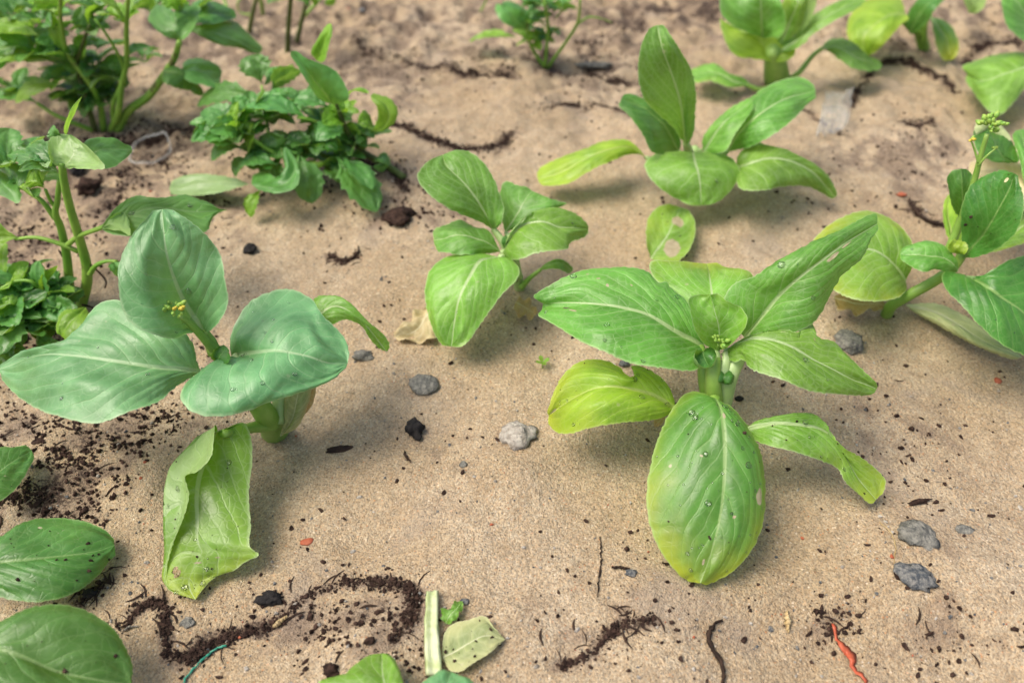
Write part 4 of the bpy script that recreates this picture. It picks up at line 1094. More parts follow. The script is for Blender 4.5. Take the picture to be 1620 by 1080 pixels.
def sprig(P, c, n, ln, w, mat='weed', up=0.6, spread=360, start=0):
    """a whorl of small leaves round a placed point"""
    cw = at(*c)
    for k in range(n):
        a = R(start + spread * (k + RNG.uniform(-.25, .25)) / n)
        u = up + RNG.uniform(-.25, .25)
        d = np.array([math.cos(a), math.sin(a), u]); d /= np.linalg.norm(d)
        l = ln * 0.01 * RNG.uniform(.7, 1.2)
        wl(P, cw + d * 0.002, cw + d * l, w * RNG.uniform(.75, 1.2), mat, world=True, roll=RNG.uniform(-30, 30), arch=RNG.uniform(0.1, .6), cup=RNG.uniform(.1, .4), sag=RNG.uniform(0, .9), twist=RNG.uniform(-30, 30), nu=7)


def weed_left_tall():
    b = gbase(120, 486)
    P = thing('weed', b, 'tall weed with two thick bare stems and toothed fleshy leaves beside the blue-green pak choi', 'weed')
    tube('stem', P, [ground_at(109, 478), at(109, 440, 2.2), at(104, 395, 5.0), at(96, 360, 7.2), at(88, 340, 8.6), at(91, 318, 10.0), at(94, 285, 12.2)], [.42, .4, .36, .32, .28, .22, .18], STEMW, world=True, seg=12)
    tube('stem', P, [ground_at(128, 486), at(138, 440, 2.6), at(136, 415, 4.2), at(124, 372, 7.2), at(110, 325, 10.4), at(101, 285, 13.0), at(98, 258, 14.6)], [.46, .44, .4, .36, .32, .3, .26], STEMW, world=True, seg=12)
    tube('stem', P, [(87, 345, 8.2), (70, 322, 9.6), (48, 306, 10.4), (32, 294, 11.0)], [.24, .2, .18, .14], STEMW)
    tube('stem', P, [(90, 330, 9.2), (80, 318, 10.0), (72, 300, 11.2)], [.16, .14, .12], STEMW)
    # nodes: old brown leaf scars with dry petioles
    for pts in ([(103, 412, 4.0), (97, 402, 4.6), (93, 396, 4.6)], [(142, 418, 4.0), (158, 432, 3.2), (168, 446, 2.6), (166, 456, 2.2)], [(130, 482, .4), (140, 484, .5), (150, 488, .3)]):
        tube('dry_leaf_stalk', P, pts, [.1, .09, .06], SOILM, seg=6)
    # folded leaf at the top
    leaf(P, [(100, 266, 14.2), (112, 252, 14.9), (116, 234, 15.5), (112, 213, 15.9)], [(82, 257, .3), (76, 238, .5), (78, 220, .4), (92, 213, .2)], [(132, 267, .1), (166, 266, .2), (150, 243, .3), (130, 225, .2)], 'bright', under=True, camber=.25, nveins=4, blunt=False)
    leaf(P, [(130, 254, 14.2), (150, 240, 14.6), (178, 236, 14.2), (209, 236, 13.4)], [(128, 232, .4), (140, 220, .4), (158, 218, .3), (182, 220, .2), (198, 228, .1)], [(150, 262, -.2), (172, 267, -.2), (190, 258, -.1), (204, 246, 0)], 'weed', camber=.25, nveins=4)
    wl(P, (105, 214, 15.6), (130, 152, 18.6), 1.3, 'weedlime', roll=70, arch=.2, cup=.3, kind='la', teeth=.12)
    wl(P, (100, 214, 15.6), (84, 198, 16.4), 1.4, 'weed', roll=20)
    # left leaves
    leaf(P, [(30, 294, 11.0), (10, 275, 11.2), (-20, 262, 11.0), (-50, 262, 10.4)], [(46, 282, .3), (60, 268, .5), (58, 258, .4), (30, 262, .3), (20, 252, .3), (0, 244, .3), (-30, 240, .2)], [(34, 312, -.3), (28, 322, -.5), (8, 312, -.5), (-20, 304, -.4), (-40, 285, -.2)], 'weed', camber=.3, nveins=4)
    wl(P, (92, 272, 13.0), (10, 246, 12.6), 1.6, 'weed', roll=25, kind='la', arch=.4)
    wl(P, (90, 268, 13.2), (46, 232, 14.0), 1.7, 'weed', roll=20)
    wl(P, (72, 300, 11.2), (40, 290, 11.6), 2.0, 'weedlime', roll=30, cup=.6)
    wl(P, (72, 298, 11.2), (82, 270, 12.0), 1.6, 'weedlime', roll=40, cup=.5)
    wl(P, (60, 270, 12.6), (88, 262, 13.0), 1.0, 'weedlime', roll=40)
    # arching stalks with leaves, centre
    tube('petiole', P, [(124, 398, 5.4), (106, 390, 6.0), (60, 376, 6.8), (24, 378, 6.6)], [.22, .18, .15, .12], STEMW)
    wl(P, (34, 377, 6.7), (-20, 392, 5.6), 2.4, 'weedlime', roll=40, cup=.5)
    tube('petiole', P, [(106, 388, 6.0), (124, 374, 7.2), (150, 364, 8.2), (166, 358, 8.6)], [.24, .2, .18, .2], STEMW)
    leaf(P, [(158, 362, 8.4), (186, 350, 8.8), (220, 336, 9.0), (260, 330, 8.8), (310, 334, 8.2), (360, 332, 7.6)], [(166, 350, .4), (176, 336, .6), (196, 318, .7), (220, 309, .6), (238, 312, .6), (254, 313, .5), (275, 310, .5), (292, 308, .4), (312, 314, .3), (330, 320, .2), (346, 330, .1)],
         [(176, 370, -.3), (210, 374, -.5), (250, 372, -.6), (290, 370, -.6), (327, 366, -.5), (336, 346, -.2), (348, 336, 0)], 'weed', camber=.2, nveins=5, drops=6, blunt=False)
    leaf(P, [(160, 362, 8.5), (176, 354, 9.0), (190, 346, 9.2), (198, 338, 9.2)], [(168, 350, .3), (182, 338, .4), (190, 336, .2)], [(176, 364, 0), (192, 366, 0), (206, 372, 0), (204, 354, 0)], 'weedlime', under=True, nv=26, nu=10)
    tube('petiole', P, [(142, 434, 3.4), (152, 420, 4.6), (170, 413, 5.2), (186, 414, 5.2)], [.24, .2, .16, .14], STEMW)
    wl(P, (180, 414, 5.2), (192, 440, 4.4), 1.4, 'weed', roll=20)
    # low tuft at the foot
    for base, tip, w, m, ro in (((82, 476, 2.0), (62, 412, 5.6), 2.4, 'weed', 30), ((76, 474, 2.0), (30, 446, 3.8), 2.6, 'weed', 10), ((70, 470, 2.2), (6, 462, 3.0), 2.6, 'dark', 10),
                                ((74, 474, 2.4), (92, 420, 4.8), 1.4, 'weedlime', 60), ((78, 474, 2.2), (118, 462, 3.4), 1.6, 'weedlime', 20), ((106, 488, 2.0), (66, 474, 3.2), 2.8, 'weed', 15),
                                ((72, 480, 1.8), (104, 510, 2.2), 2.4, 'weed', 0), ((66, 484, 1.6), (88, 522, 1.4), 3.0, 'dark', 0), ((60, 484, 1.6), (76, 540, .8), 2.6, 'dark', 0), ((50, 486, 1.6), (40, 510, 2.0), 2.0, 'weed', 0),
                                ((34, 500, 2.4), (-14, 566, 2.6), 3.4, 'weed', 10), ((30, 505, 2.0), (34, 548, 1.2), 1.8, 'weed', 0), ((28, 502, 2.2), (-8, 480, 3.4), 2.2, 'weedlime', 10), ((94, 540, 1.0), (60, 556, .8), 2.6, 'dark', 0),
                                ((60, 480, 2.2), (42, 500, 2.6), 1.6, 'weed', 10), ((100, 480, 1.6), (80, 455, 3.0), 1.2, 'weed', 20), ((14, 520, 1.6), (-10, 540, 2.4), 2.4, 'weed', 0), ((70, 468, 2.4), (54, 440, 3.2), 2.2, 'weed', 0)):
        wl(P, base, tip, w, m, roll=ro, arch=.5)
    for c_, n_, l_, w_, m_ in (((40, 460, 2.4), 8, 3.4, 1.7, 'weed'), ((20, 490, 2), 9, 3.6, 1.9, 'weed'), ((44, 525, 1.2), 9, 3.6, 1.8, 'dark'), ((90, 505, 1.4), 7, 3.0, 1.8, 'dark'), ((10, 455, 3), 7, 3.4, 1.6, 'weedlime'), ((96, 470, 2), 7, 2.4, 1.2, 'weed'), ((16, 268, 11), 7, 3.6, 2.0, 'weed'), ((50, 300, 10), 6, 2.6, 1.4, 'weed'), ((84, 268, 13), 6, 2.6, 1.3, 'weed'), ((6, 560, 1), 7, 3, 1.7, 'dark')):
        sprig(P, c_, n_, l_, w_, m_, up=.6)
    sprig(P, (70, 480, 2), 9, 3.2, 1.7, 'weed', up=.6)
    sprig(P, (70, 500, 1.4), 8, 3.4, 1.9, 'dark', up=.3)
    sprig(P, (16, 510, 2), 7, 3.4, 1.7, 'weed', up=.6)
    leaf(P, [(136, 486, 2.8), (126, 496, 3.4), (110, 512, 3.2), (96, 530, 2.6)], [(120, 488, .2), (100, 492, .2), (90, 508, .1), (90, 526, 0)], [(142, 498, 0), (136, 514, 0), (120, 530, -.1), (104, 538, 0)], 'weedlime', camber=.3, nveins=4)
    tube('stem', P, [ground_at(30, 512), at(28, 502, 1.6), at(10, 490, 2.6), at(-10, 470, 4)], [.3, .28, .22, .2], STEMW, world=True)
    tube('stem', P, [ground_at(66, 490), at(66, 470, 2.4), at(56, 450, 4), at(30, 444, 4.4), at(-6, 460, 4)], [.22, .2, .18, .14, .1], STEMW, world=True)
    return P


def weed_bushy():
    b = gbase(600, 292)
    P = thing('weed', b, 'bushy sprawling weed with curled glossy leaves, woody stems lying on the sand', 'weed')
    tube('stem', P, [ground_at(640, 282), at(612, 262, 1.4), at(572, 238, 3.4), at(548, 205, 6.2), at(530, 160, 9.6)], [.4, .38, .32, .26, .18], STEMB, world=True)
    tube('stem', P, [(566, 240, 3.4), (500, 260, 3.6), (430, 240, 5.0), (400, 220, 6.6)], [.32, .28, .24, .18], STEMW)
    tube('stem', P, [(575, 238, 3.2), (580, 215, 5.4), (590, 205, 6.2)], [.2, .18, .14], STEMW)
    tube('stem', P, [(546, 214, 5.4), (500, 192, 7.4), (470, 186, 8.0)], [.2, .18, .15], STEMW)
    tube('stem', P, [(430, 240, 4.0), (418, 170, 7.0), (414, 135, 8.8)], [.2, .16, .12], STEMW)
    leaf(P, [(528, 166, 9.4), (514, 148, 11.0), (490, 118, 13.2), (460, 82, 15.4)], [(506, 158, .2), (488, 134, .3), (470, 104, .2)], [(552, 156, .2), (546, 134, .3), (530, 112, .3), (506, 100, .2), (484, 92, .1)], 'weed', camber=.25, nveins=4)
    leaf(P, [(500, 96, 11.0), (508, 78, 12.4), (518, 56, 14.0), (524, 38, 15)], [(492, 84), (502, 62), (514, 44)], [(512, 98), (520, 72), (526, 50)], 'weedlime', nv=26, nu=10, camber=.2)
    leaf(P, [(588, 208, 6.4), (606, 202, 7.2), (616, 184, 8.6), (610, 166, 9.6), (586, 152, 10.2)], [(594, 196), (598, 182), (596, 168), (588, 158)], [(604, 208), (622, 196), (630, 176), (618, 156), (600, 150)], 'weedlime', camber=.2, nv=30, nu=10)
    for base, tip, w, m, ro, kw in (
        ((410, 152, 7.2), (312, 166, 4.6), 2.8, 'weed', 30, dict(arch=.8)), ((414, 134, 8.8), (394, 88, 11), 3.2, 'weed', 10, {}), ((418, 136, 8.4), (462, 108, 8.6), 3.0, 'weed', 20, {}), ((430, 150, 7.6), (476, 112, 9.6), 3.2, 'weed', 60, {}),
        ((492, 192, 7.4), (384, 172, 8.4), 4.6, 'weed', -10, dict(arch=1.0)), ((545, 160, 9.0), (584, 148, 9.8), 2.0, 'weedlime', 20, {}), ((520, 172, 8.4), (466, 158, 9.0), 3.2, 'weed', 10, {}),
        ((548, 205, 6.2), (500, 222, 6.6), 2.6, 'weed', 20, {}), ((550, 242, 4.0), (492, 226, 5.2), 2.4, 'weedlime', 30, {}), ((545, 195, 6.6), (510, 196, 8.0), 2.2, 'weedlime', 40, {}),
        ((560, 215, 5.0), (556, 192, 6.6), 2.4, 'weedlime', 20, {}), ((590, 206, 6.2), (566, 196, 7.4), 2.6, 'weedlime', 25, {}), ((470, 242, 5.0), (494, 322, 1.4), 3.4, 'weed', 10, dict(arch=.8)), ((530, 247, 4.4), (596, 335, .8), 3.8, 'weed', 0, dict(arch=.6)),
        ((540, 250, 4.0), (588, 300, 3.0), 3.0, 'weed', 20, {}), ((413, 300, 2.6), (397, 344, .8), 1.6, 'weedlime', 0, {}), ((596, 262, 2.2), (606, 272, 1.8), 2.2, 'weed', 0, {}), ((590, 258, 2.6), (618, 262, 2.4), 2.0, 'weed', 0, {}),
        ((384, 222, 6.4), (330, 206, 8.4), 2.4, 'weed', 40, dict(cup=.6)), ((380, 226, 6.0), (302, 222, 6.4), 2.8, 'weed', 20, dict(cup=.8)), ((384, 232, 5.4), (334, 254, 4.6), 3.0, 'weed', 0, {}), ((380, 218, 6.6), (378, 160, 10), 1.6, 'weedlime', 50, dict(cup=.6)),
        ((376, 214, 7), (324, 172, 8.6), 3.2, 'weed', 10, {}), ((388, 218, 6.6), (362, 176, 9), 2.2, 'weedlime', 30, {}), ((400, 225, 6), (420, 190, 7.6), 2.6, 'weed', 30, {}), ((440, 262, 4.4), (380, 262, 4.4), 2.8, 'weed', 0, {}),
        ((392, 236, 5), (404, 208, 7.2), 2.0, 'weedlime', 50, {}), ((450, 240, 4.4), (420, 212, 6.6), 3.0, 'weed', 0, {}), ((480, 240, 4.6), (470, 206, 6.6), 2.6, 'dark', 0, {}), ((500, 250, 4), (452, 262, 3.6), 3.0, 'dark', 0, {}),
        ((520, 230, 4.6), (494, 206, 6.4), 2.4, 'dark', 10, {}), ((440, 250, 4), (430, 290, 2.4), 2.6, 'dark', 0, {}), ((560, 236, 4), (530, 216, 5.6), 2.6, 'weed', 0, {}), ((570, 244, 3), (600, 236, 4.2), 1.6, 'weedlime', 20, {}),
        ((470, 262, 3.4), (500, 282, 2.2), 2.6, 'dark', 0, {}), ((510, 262, 3), (548, 290, 2), 2.8, 'dark', 0, {}), ((400, 250, 4.4), (372, 280, 3), 2.2, 'weed', 0, {})):
        wl(P, base, tip, w, m, roll=ro, **kw)
    sprig(P, (380, 228, 5.6), 10, 3.6, 1.7, 'weed', up=.8)
    sprig(P, (384, 214, 6.6), 6, 3.0, 1.3, 'weedlime', up=1.2)
    sprig(P, (460, 244, 4), 9, 3.6, 2.0, 'dark', up=.4)
    sprig(P, (545, 190, 7), 8, 2.6, 1.3, 'weedlime', up=.9)
    sprig(P, (560, 232, 4), 8, 2.8, 1.5, 'weed', up=.6)
    sprig(P, (515, 205, 5.6), 7, 3.0, 1.6, 'weed', up=.6)
    sprig(P, (430, 200, 6), 7, 3.4, 1.9, 'weed', up=.6)
    for c_, n_, l_, w_, m_ in (((350, 215, 6), 8, 3.4, 1.9, 'weed'), ((420, 255, 3.6), 9, 3.4, 1.9, 'dark'), ((500, 235, 4.4), 9, 3.2, 1.8, 'dark'), ((540, 262, 2.6), 8, 3.2, 1.8, 'dark'), ((580, 222, 4.6), 7, 2.6, 1.4, 'weed'), ((440, 180, 7), 7, 3.2, 1.8, 'weed'), ((480, 170, 7.6), 7, 3.2, 1.7, 'weed'), ((395, 185, 7.6), 7, 3, 1.5, 'weed')):
        sprig(P, c_, n_, l_, w_, m_, up=.6)
    # curled C-shaped leaf and the flat one on the sand
    leaf(P, [(398, 292, 3.8), (425, 298, 4.0), (452, 290, 4.2), (464, 268, 5.0), (452, 232, 6.6)], [(400, 278), (418, 272), (440, 280), (450, 264), (448, 244)], [(410, 300), (440, 306), (468, 296), (474, 274), (460, 240)], 'weed', camber=.2, nveins=4)
    leaf(P, [(394, 292, 2.4), (360, 288, 2.0), (320, 290, 1.2), (268, 300, .5)], [(372, 282), (330, 276), (290, 278)], [(372, 298), (330, 308), (288, 310)], 'dusty', camber=.2, nveins=4, yel=(.0, 0, .1), under=True)
    return P


def weed_back_left():
    b = gbase(176, 208)
    P = thing('weed', b, 'branching weed with a round scalloped leaf on a thick bent stem', 'weed')
    tube('stem', P, [ground_at(186, 206), at(202, 177, 2.2), at(235, 152, 4.4), at(257, 123, 6.6), at(275, 95, 8.6), at(284, 66, 11)], [.5, .48, .44, .4, .34, .28], STEMW, world=True, seg=12)
    for pts, r, m in (([ground_at(176, 206), at(188, 175, 2.8), at(192, 140, 5.6), at(200, 100, 8.8), at(200, 50, 13), at(203, -10, 18)], [.42, .36, .3, .26, .22, .18], STEMW), ([ground_at(164, 206), at(158, 165, 3), at(143, 133, 5.8), at(110, 90, 9), at(97, 40, 13), at(96, -10, 17)], [.4, .34, .3, .26, .2, .18], STEMW),
                      ([ground_at(150, 206), at(140, 170, 2.8), at(125, 120, 6.4), at(128, 80, 9.6), at(142, 40, 13)], [.36, .3, .26, .2, .16], STEMB), ([ground_at(182, 206), at(178, 170, 3), at(196, 110, 8), at(172, 60, 12), at(150, 30, 14)], [.3, .26, .22, .16, .12], STEMW),
                      ([at(120, 120, 5.6), at(90, 105, 6), at(60, 110, 5.6)], [.16, .14, .1], STEMW), ([ground_at(146, 206), at(110, 192, 1.6), at(84, 180, 2.6), at(58, 163, 3.8)], [.3, .26, .22, .18], STEMW)):
        tube('stem', P, pts, r, m, world=True)
    leaf(P, [(282, 64, 11), (281, 48, 12.0), (278, 32, 12.8), (277, 20, 13.2)], [(263, 58, .2), (246, 46, .3), (235, 33, .3), (240, 16, .3), (250, 8, .2), (264, 12, .1)], [(292, 62, .2), (306, 46, .3), (313, 28, .3), (318, 12, .3), (300, 10, .2), (288, 14, .1)], 'weed', camber=-.2, nveins=4)
    leaf(P, [(296, 44, 11), (330, 50, 10.6), (366, 62, 9.2), (414, 82, 7.0)], [(322, 40), (345, 30), (372, 34), (392, 52), (406, 66)], [(318, 58), (350, 72), (378, 76), (398, 84)], 'weed', zr=-.5, camber=.25, nveins=4)
    leaf(P, [(300, 30, 11.6), (330, 22, 11.4), (374, 26, 10)], [(306, 6), (336, 2), (360, 12)], [(310, 36), (340, 38), (362, 32)], 'dark', camber=.25, nveins=4)
    leaf(P, [(258, 112, 7.6), (280, 114, 8), (300, 128, 7.0), (322, 150, 5.4)], [(264, 100), (282, 108), (306, 124)], [(258, 128, -.3), (272, 138, -.5), (300, 144, -.4)], 'dark', camber=.2, nv=28, nu=10)
    leaf(P, [(286, 116, 7.6), (306, 112, 7.4), (330, 112, 6.8), (350, 120, 6)], [(292, 98), (312, 92), (338, 100)], [(296, 128), (318, 134), (344, 138)], 'weed', camber=.25, nv=28, nu=10, holes=[])
    for base, tip, w, m, ro in (((62, 57, 11.5), (-16, 40, 11.5), 5.4, 'weedlime', 0), ((92, 96, 8.6), (-10, 98, 8.2), 4.0, 'weedlime', 0), ((100, 132, 6), (24, 162, 4.2), 2.2, 'weedlime', 30), ((60, 163, 3.8), (-14, 152, 3.6), 3.6, 'weed', 0), ((88, 64, 10.6), (128, 34, 12.4), 2.6, 'weed', 20),
                                ((140, 44, 12.6), (166, 8, 14.4), 3.4, 'weedlime', 30), ((150, 60, 11), (130, 8, 14), 2.6, 'weed', 0), ((152, 80, 9.6), (188, 72, 8.4), 4.4, 'weed', 0), ((200, 90, 9.4), (248, 80, 8.6), 2.6, 'weed', 0), ((196, 30, 14.6), (140, -4, 17), 3, 'weedlime', 0),
                                ((125, 122, 6.4), (184, 126, 5), 4.2, 'lime', 0), ((88, 80, 9.8), (60, 60, 11), 3.0, 'weed', 0), ((120, 96, 8), (150, 60, 9.6), 3.4, 'weed', 20), ((110, 90, 9), (84, 20, 13.6), 2, 'weedlime', 20), ((130, 100, 7.6), (110, 70, 9.6), 2.6, 'weed', 10), ((134, 110, 7), (160, 96, 7.6), 3, 'weed', 0),
                                ((150, 160, 3.4), (132, 186, 2), 3.6, 'weed', 0), ((100, 100, 8), (40, 88, 9), 2.4, 'weedlime', 10), ((140, 140, 5), (110, 150, 4.4), 3.2, 'weed', 0), ((160, 150, 4), (190, 160, 3), 2.2, 'dark', 0), ((130, 90, 8.6), (136, 56, 11), 2.4, 'weedlime', 30), ((196, 120, 7), (180, 100, 8), 2.2, 'dark', 0),
                                ((94, 10, 15), (60, -20, 17), 3, 'weedlime', 0), ((120, 120, 6), (60, 130, 5.2), 2.6, 'weed', 20), ((60, 20, 13), (20, -10, 14), 4, 'dark', 0), ((50, 50, 9), (10, 70, 6), 5, 'dark', 0), ((20, 40, 9), (60, 70, 6), 4, 'dark', 0), ((284, 20, 13), (270, -14, 15), 2.4, 'weedlime', 20), ((288, 18, 13), (312, -14, 15), 1.8, 'weedlime', 40)):
        wl(P, base, tip, w, m, roll=ro, arch=.6)
    for c_, n_, l_, w_, m_ in (((60, 90, 8.6), 8, 4.4, 2.0, 'weed'), ((20, 100, 7), 8, 4.6, 2.2, 'weed'), ((30, 30, 11), 8, 5, 2.4, 'dark'), ((70, 40, 12), 7, 4, 1.9, 'weed'), ((130, 170, 2.4), 9, 4, 2.0, 'dark'), ((170, 165, 2.6), 9, 3.6, 1.8, 'dark'), ((185, 130, 5.4), 7, 3.4, 1.7, 'weed'), ((160, 25, 13), 7, 3.6, 1.8, 'weed'), ((250, 20, 11), 6, 4, 2.4, 'weed'), ((300, 40, 10), 6, 4, 2.4, 'dark'), ((30, 150, 3), 8, 4, 1.9, 'weed'), ((230, 100, 6), 5, 2.6, 1.4, 'weed')):
        sprig(P, c_, n_, l_, w_, m_, up=.6)
    sprig(P, (140, 150, 3.4), 9, 4.6, 2.0, 'dark', up=.5)
    sprig(P, (110, 100, 8), 8, 4.0, 1.6, 'weed', up=.7)
    sprig(P, (150, 60, 11), 7, 3.6, 1.6, 'weed', up=.7)
    sprig(P, (96, 30, 13.6), 6, 3.2, 1.4, 'weedlime', up=1)
    sprig(P, (200, 40, 13.6), 5, 3.0, 1.4, 'weedlime', up=1)
    sprig(P, (40, 40, 9), 6, 6, 3, 'dark', up=.5)
    sprig(P, (150, 110, 6.6), 9, 4.4, 2.0, 'weed', up=.5)
    sprig(P, (120, 130, 5.2), 7, 4.0, 1.8, 'weedlime', up=.4)
    return P


def weed_top_stems():
    b = gbase(460, 92)
    P = thing('weed', b, 'weed of thin upright brownish stems cut off by the top of the picture', 'weed')
    for pts, r in (([ground_at(455, 92), at(456, 50, 4.2), at(460, 0, 9), at(462, -20, 11)], [.4, .34, .3, .26]), ([ground_at(470, 66), at(478, 30, 3.6), at(484, 6, 6), at(486, -16, 8)], [.36, .3, .26, .22]), ([at(478, 30, 3.6), at(496, 10, 5), at(516, -10, 6.4)], [.22, .2, .16]),
                   ([ground_at(394, 56), at(398, 30, 2.6), at(406, -4, 6), at(408, -20, 8)], [.36, .32, .26, .2]), ([ground_at(416, 22), at(414, 8, 1.6), at(410, -10, 4)], [.3, .3, .26]), ([at(398, 24, 3), at(378, 18, 3.2), at(376, 6, 4.4), at(386, -6, 5)], [.12, .12, .12, .1]), ([ground_at(366, 24), at(356, 4, 2), at(352, -10, 3)], [.24, .22, .2])):
        tube('stem', P, pts, r, STEMB if r[0] > .35 else STEMW, world=True)
    for base, tip, w, m in (((462, 0, 8.6), (422, 6, 8.4), 3.4, 'weed'), ((466, 0, 8.6), (490, 12, 7.6), 3.4, 'weed'), ((470, -4, 9), (500, 10, 7), 2.0, 'weedlime'), ((520, -6, 6.6), (528, 8, 5.6), 1.6, 'weedlime'), ((458, -4, 9), (440, -16, 11), 3, 'weed'), ((480, -6, 8), (520, -14, 9), 3, 'weed')):
        wl(P, base, tip, w, m)
    return P


def weed_top_middle():
    b = gbase(868, 108)
    P = thing('weed', b, 'small bright green weed with thin spreading stalks on bare sand', 'weed')
    for pts, r in (([ground_at(866, 108), at(880, 88, 2), at(900, 60, 4.4), at(914, 36, 6.6), at(918, 0, 10)], [.24, .22, .2, .18, .14]), ([ground_at(864, 108), at(850, 90, 1.6), at(836, 62, 4), at(834, 36, 6.4)], [.26, .24, .2, .16]), ([at(912, 40, 6), at(930, 28, 7), at(952, 30, 6.6), at(968, 36, 6)], [.14, .12, .1, .06]),
                   ([ground_at(862, 108), at(866, 60, 4.4), at(862, 10, 9.4), at(860, -16, 11)], [.22, .2, .18, .14]), ([at(880, 28, 6), at(894, 10, 8), at(904, -6, 9)], [.12, .1, .1]), ([ground_at(760, 18), at(766, 8, 1), at(772, -8, 3)], [.16, .14, .12])):
        tube('stem', P, pts, r, STEMW, world=True)
    leaf(P, [(834, 48, 5.4), (822, 36, 6.8), (806, 22, 8), (792, 8, 8.8)], [(812, 44), (794, 34), (784, 18), (786, 6)], [(838, 36), (834, 18), (818, 6), (802, 2)], 'weed', nv=28, nu=10, camber=.2)
    for base, tip, w, m in (((818, 60, 3.6), (742, 66, 2.4), 2.8, 'weedlime'), ((834, 68, 3.4), (878, 66, 3.2), 3.0, 'weedlime'), ((836, 40, 6), (860, 42, 5.6), 2.4, 'weed'), ((836, 30, 6.6), (858, 4, 8.6), 3.4, 'weed'), ((846, 6, 8.6), (838, -12, 10), 3, 'weed'), ((864, 10, 9), (890, -8, 10), 3, 'weed'), ((888, 16, 7), (906, 2, 8), 2.2, 'weed'), ((860, 12, 8.6), (826, 0, 9.6), 3, 'weed'),
                            ((862, 20, 7), (880, 20, 7), 2, 'weed'), ((830, 54, 4), (850, 48, 4), 2, 'weed')):
        wl(P, base, tip, w, m)
    for c_, n_, l_, w_, m_ in (((835, 45, 5.4), 8, 3.2, 1.6, 'weed'), ((850, 15, 8), 8, 3.4, 1.7, 'weed'), ((840, 70, 3), 7, 2.8, 1.4, 'weedlime'), ((870, 60, 3.6), 6, 2.8, 1.3, 'dark'), ((890, 20, 7), 6, 3, 1.5, 'weed')):
        sprig(P, c_, n_, l_, w_, m_, up=.6)
    return P


def seedlings():
    for k, (x, y, lab) in enumerate(((858, 582, 'tiny green seedling alone on the sand left of the eaten yellow leaf'),)):
        b = ground_at(x, y)
        P = thing('seedling', b, lab, 'seedling')
        tube('stem', P, [b, b + np.array([0, 0, .006])], [.05, .04], STEMW, world=True, seg=6)
        for a in (20, 110, 200, 290):
            d = np.array([math.cos(R(a)) * .006, math.sin(R(a)) * .006, .004])
            sleaf(P, b + np.array([0, 0, .005]), b + np.array([0, 0, .005]) + d, .4, 'weedlime', world=True, nv=10, nu=4, arch=.05, cup=.02)


weed_left_tall(); weed_bushy(); weed_back_left(); weed_top_stems(); weed_top_middle(); seedlings()

# ------------------------------------------------------------------ stones, lumps and litter on the sand
def rock_mesh(rx, ry, rz, seed, sub=3, rough=.22, facet=0.0):
    import bmesh
    bm = bmesh.new()
    bmesh.ops.create_icosphere(bm, subdivisions=sub, radius=1.0)
    V = []
    for v in bm.verts:
        c = v.co.copy()
        n = mnoise.fractal(c * 1.3 + Vector((seed * 3.1, seed, 0)), 0.9, 2.1, 5)
        n2 = mnoise.noise(c * 5.0 + Vector((seed, 0, seed * 2)))
        r = 1 + rough * 1.5 * n + rough * .5 * n2
        c = c * r
        if facet: c = Vector([math.copysign(min(abs(q_), facet), q_) for q_ in c])
        V.append((c.x * rx, c.y * ry, c.z * rz))
    F = [[v.index for v in f.verts] for f in bm.faces]
    bm.free()
    return np.array(V), F


def rock(name, x, y, wpx, hpx, mat, label, cat, rzf=.45, rot=0, seed=1, sink=.25, rough=.22, group=None, facet=0.0, sub=3):
    g = ground_at(x, y)
    e = ground_at(x + wpx / 2, y); rx = abs(e[0] - g[0])
    f = ground_at(x, y + hpx / 2); ry = abs(f[1] - g[1]) * .82
    rz = rzf * min(rx, ry)
    V, F = rock_mesh(rx, ry, rz, seed, sub, rough, facet)
    ca, sa = math.cos(R(rot)), math.sin(R(rot))
    V = V @ np.array([[ca, sa, 0], [-sa, ca, 0], [0, 0, 1]])
    c = g + np.array([0, 0, rz * (1 - sink * 2)])
    o = mesh_obj(name, V + c, F, mat, None, smooth=True, local=g)
    return set_props(o, label, cat, group)


STG = plain_material('stone_grey', (0.12, 0.12, 0.108), (0.31, 0.295, 0.25), 260, .9, 1.0, 420, .004, .25)
STB = plain_material('stone_bluegrey', (0.060, 0.072, 0.086), (0.27, 0.26, 0.235), 280, .85, 1.0, 420, .004, .3)
STW = plain_material('stone_pale', (0.26, 0.23, 0.19), (0.48, 0.44, 0.38), 190, .9, .9, 380, .003, .2)
STK = plain_material('charcoal', (0.010, 0.009, 0.009), (0.030, 0.026, 0.024), 200, .85, .9, 380, .002, .25)
BRICK = plain_material('red_chip', (0.30, 0.075, 0.035), (0.40, 0.12, 0.06), 200, .7, .4, 420, .001, .3)
RIBBON = plain_material('orange_plastic', (0.46, 0.085, 0.038), (0.56, 0.13, 0.06), 60, .45, .3, 200, .001, .4, .2)
THREAD = plain_material('green_plastic', (0.03, 0.26, 0.17), (0.05, 0.32, 0.20), 60, .4, .2, 200, .001, .4)
STRAW = plain_material('straw', (0.42, 0.30, 0.14), (0.58, 0.46, 0.26), 120, .7, .4, 400, .0006, .3)
TWIG = plain_material('twig_dark', (0.018, 0.011, 0.008), (0.05, 0.03, 0.02), 160, .85, .6, 400, .001, .2)

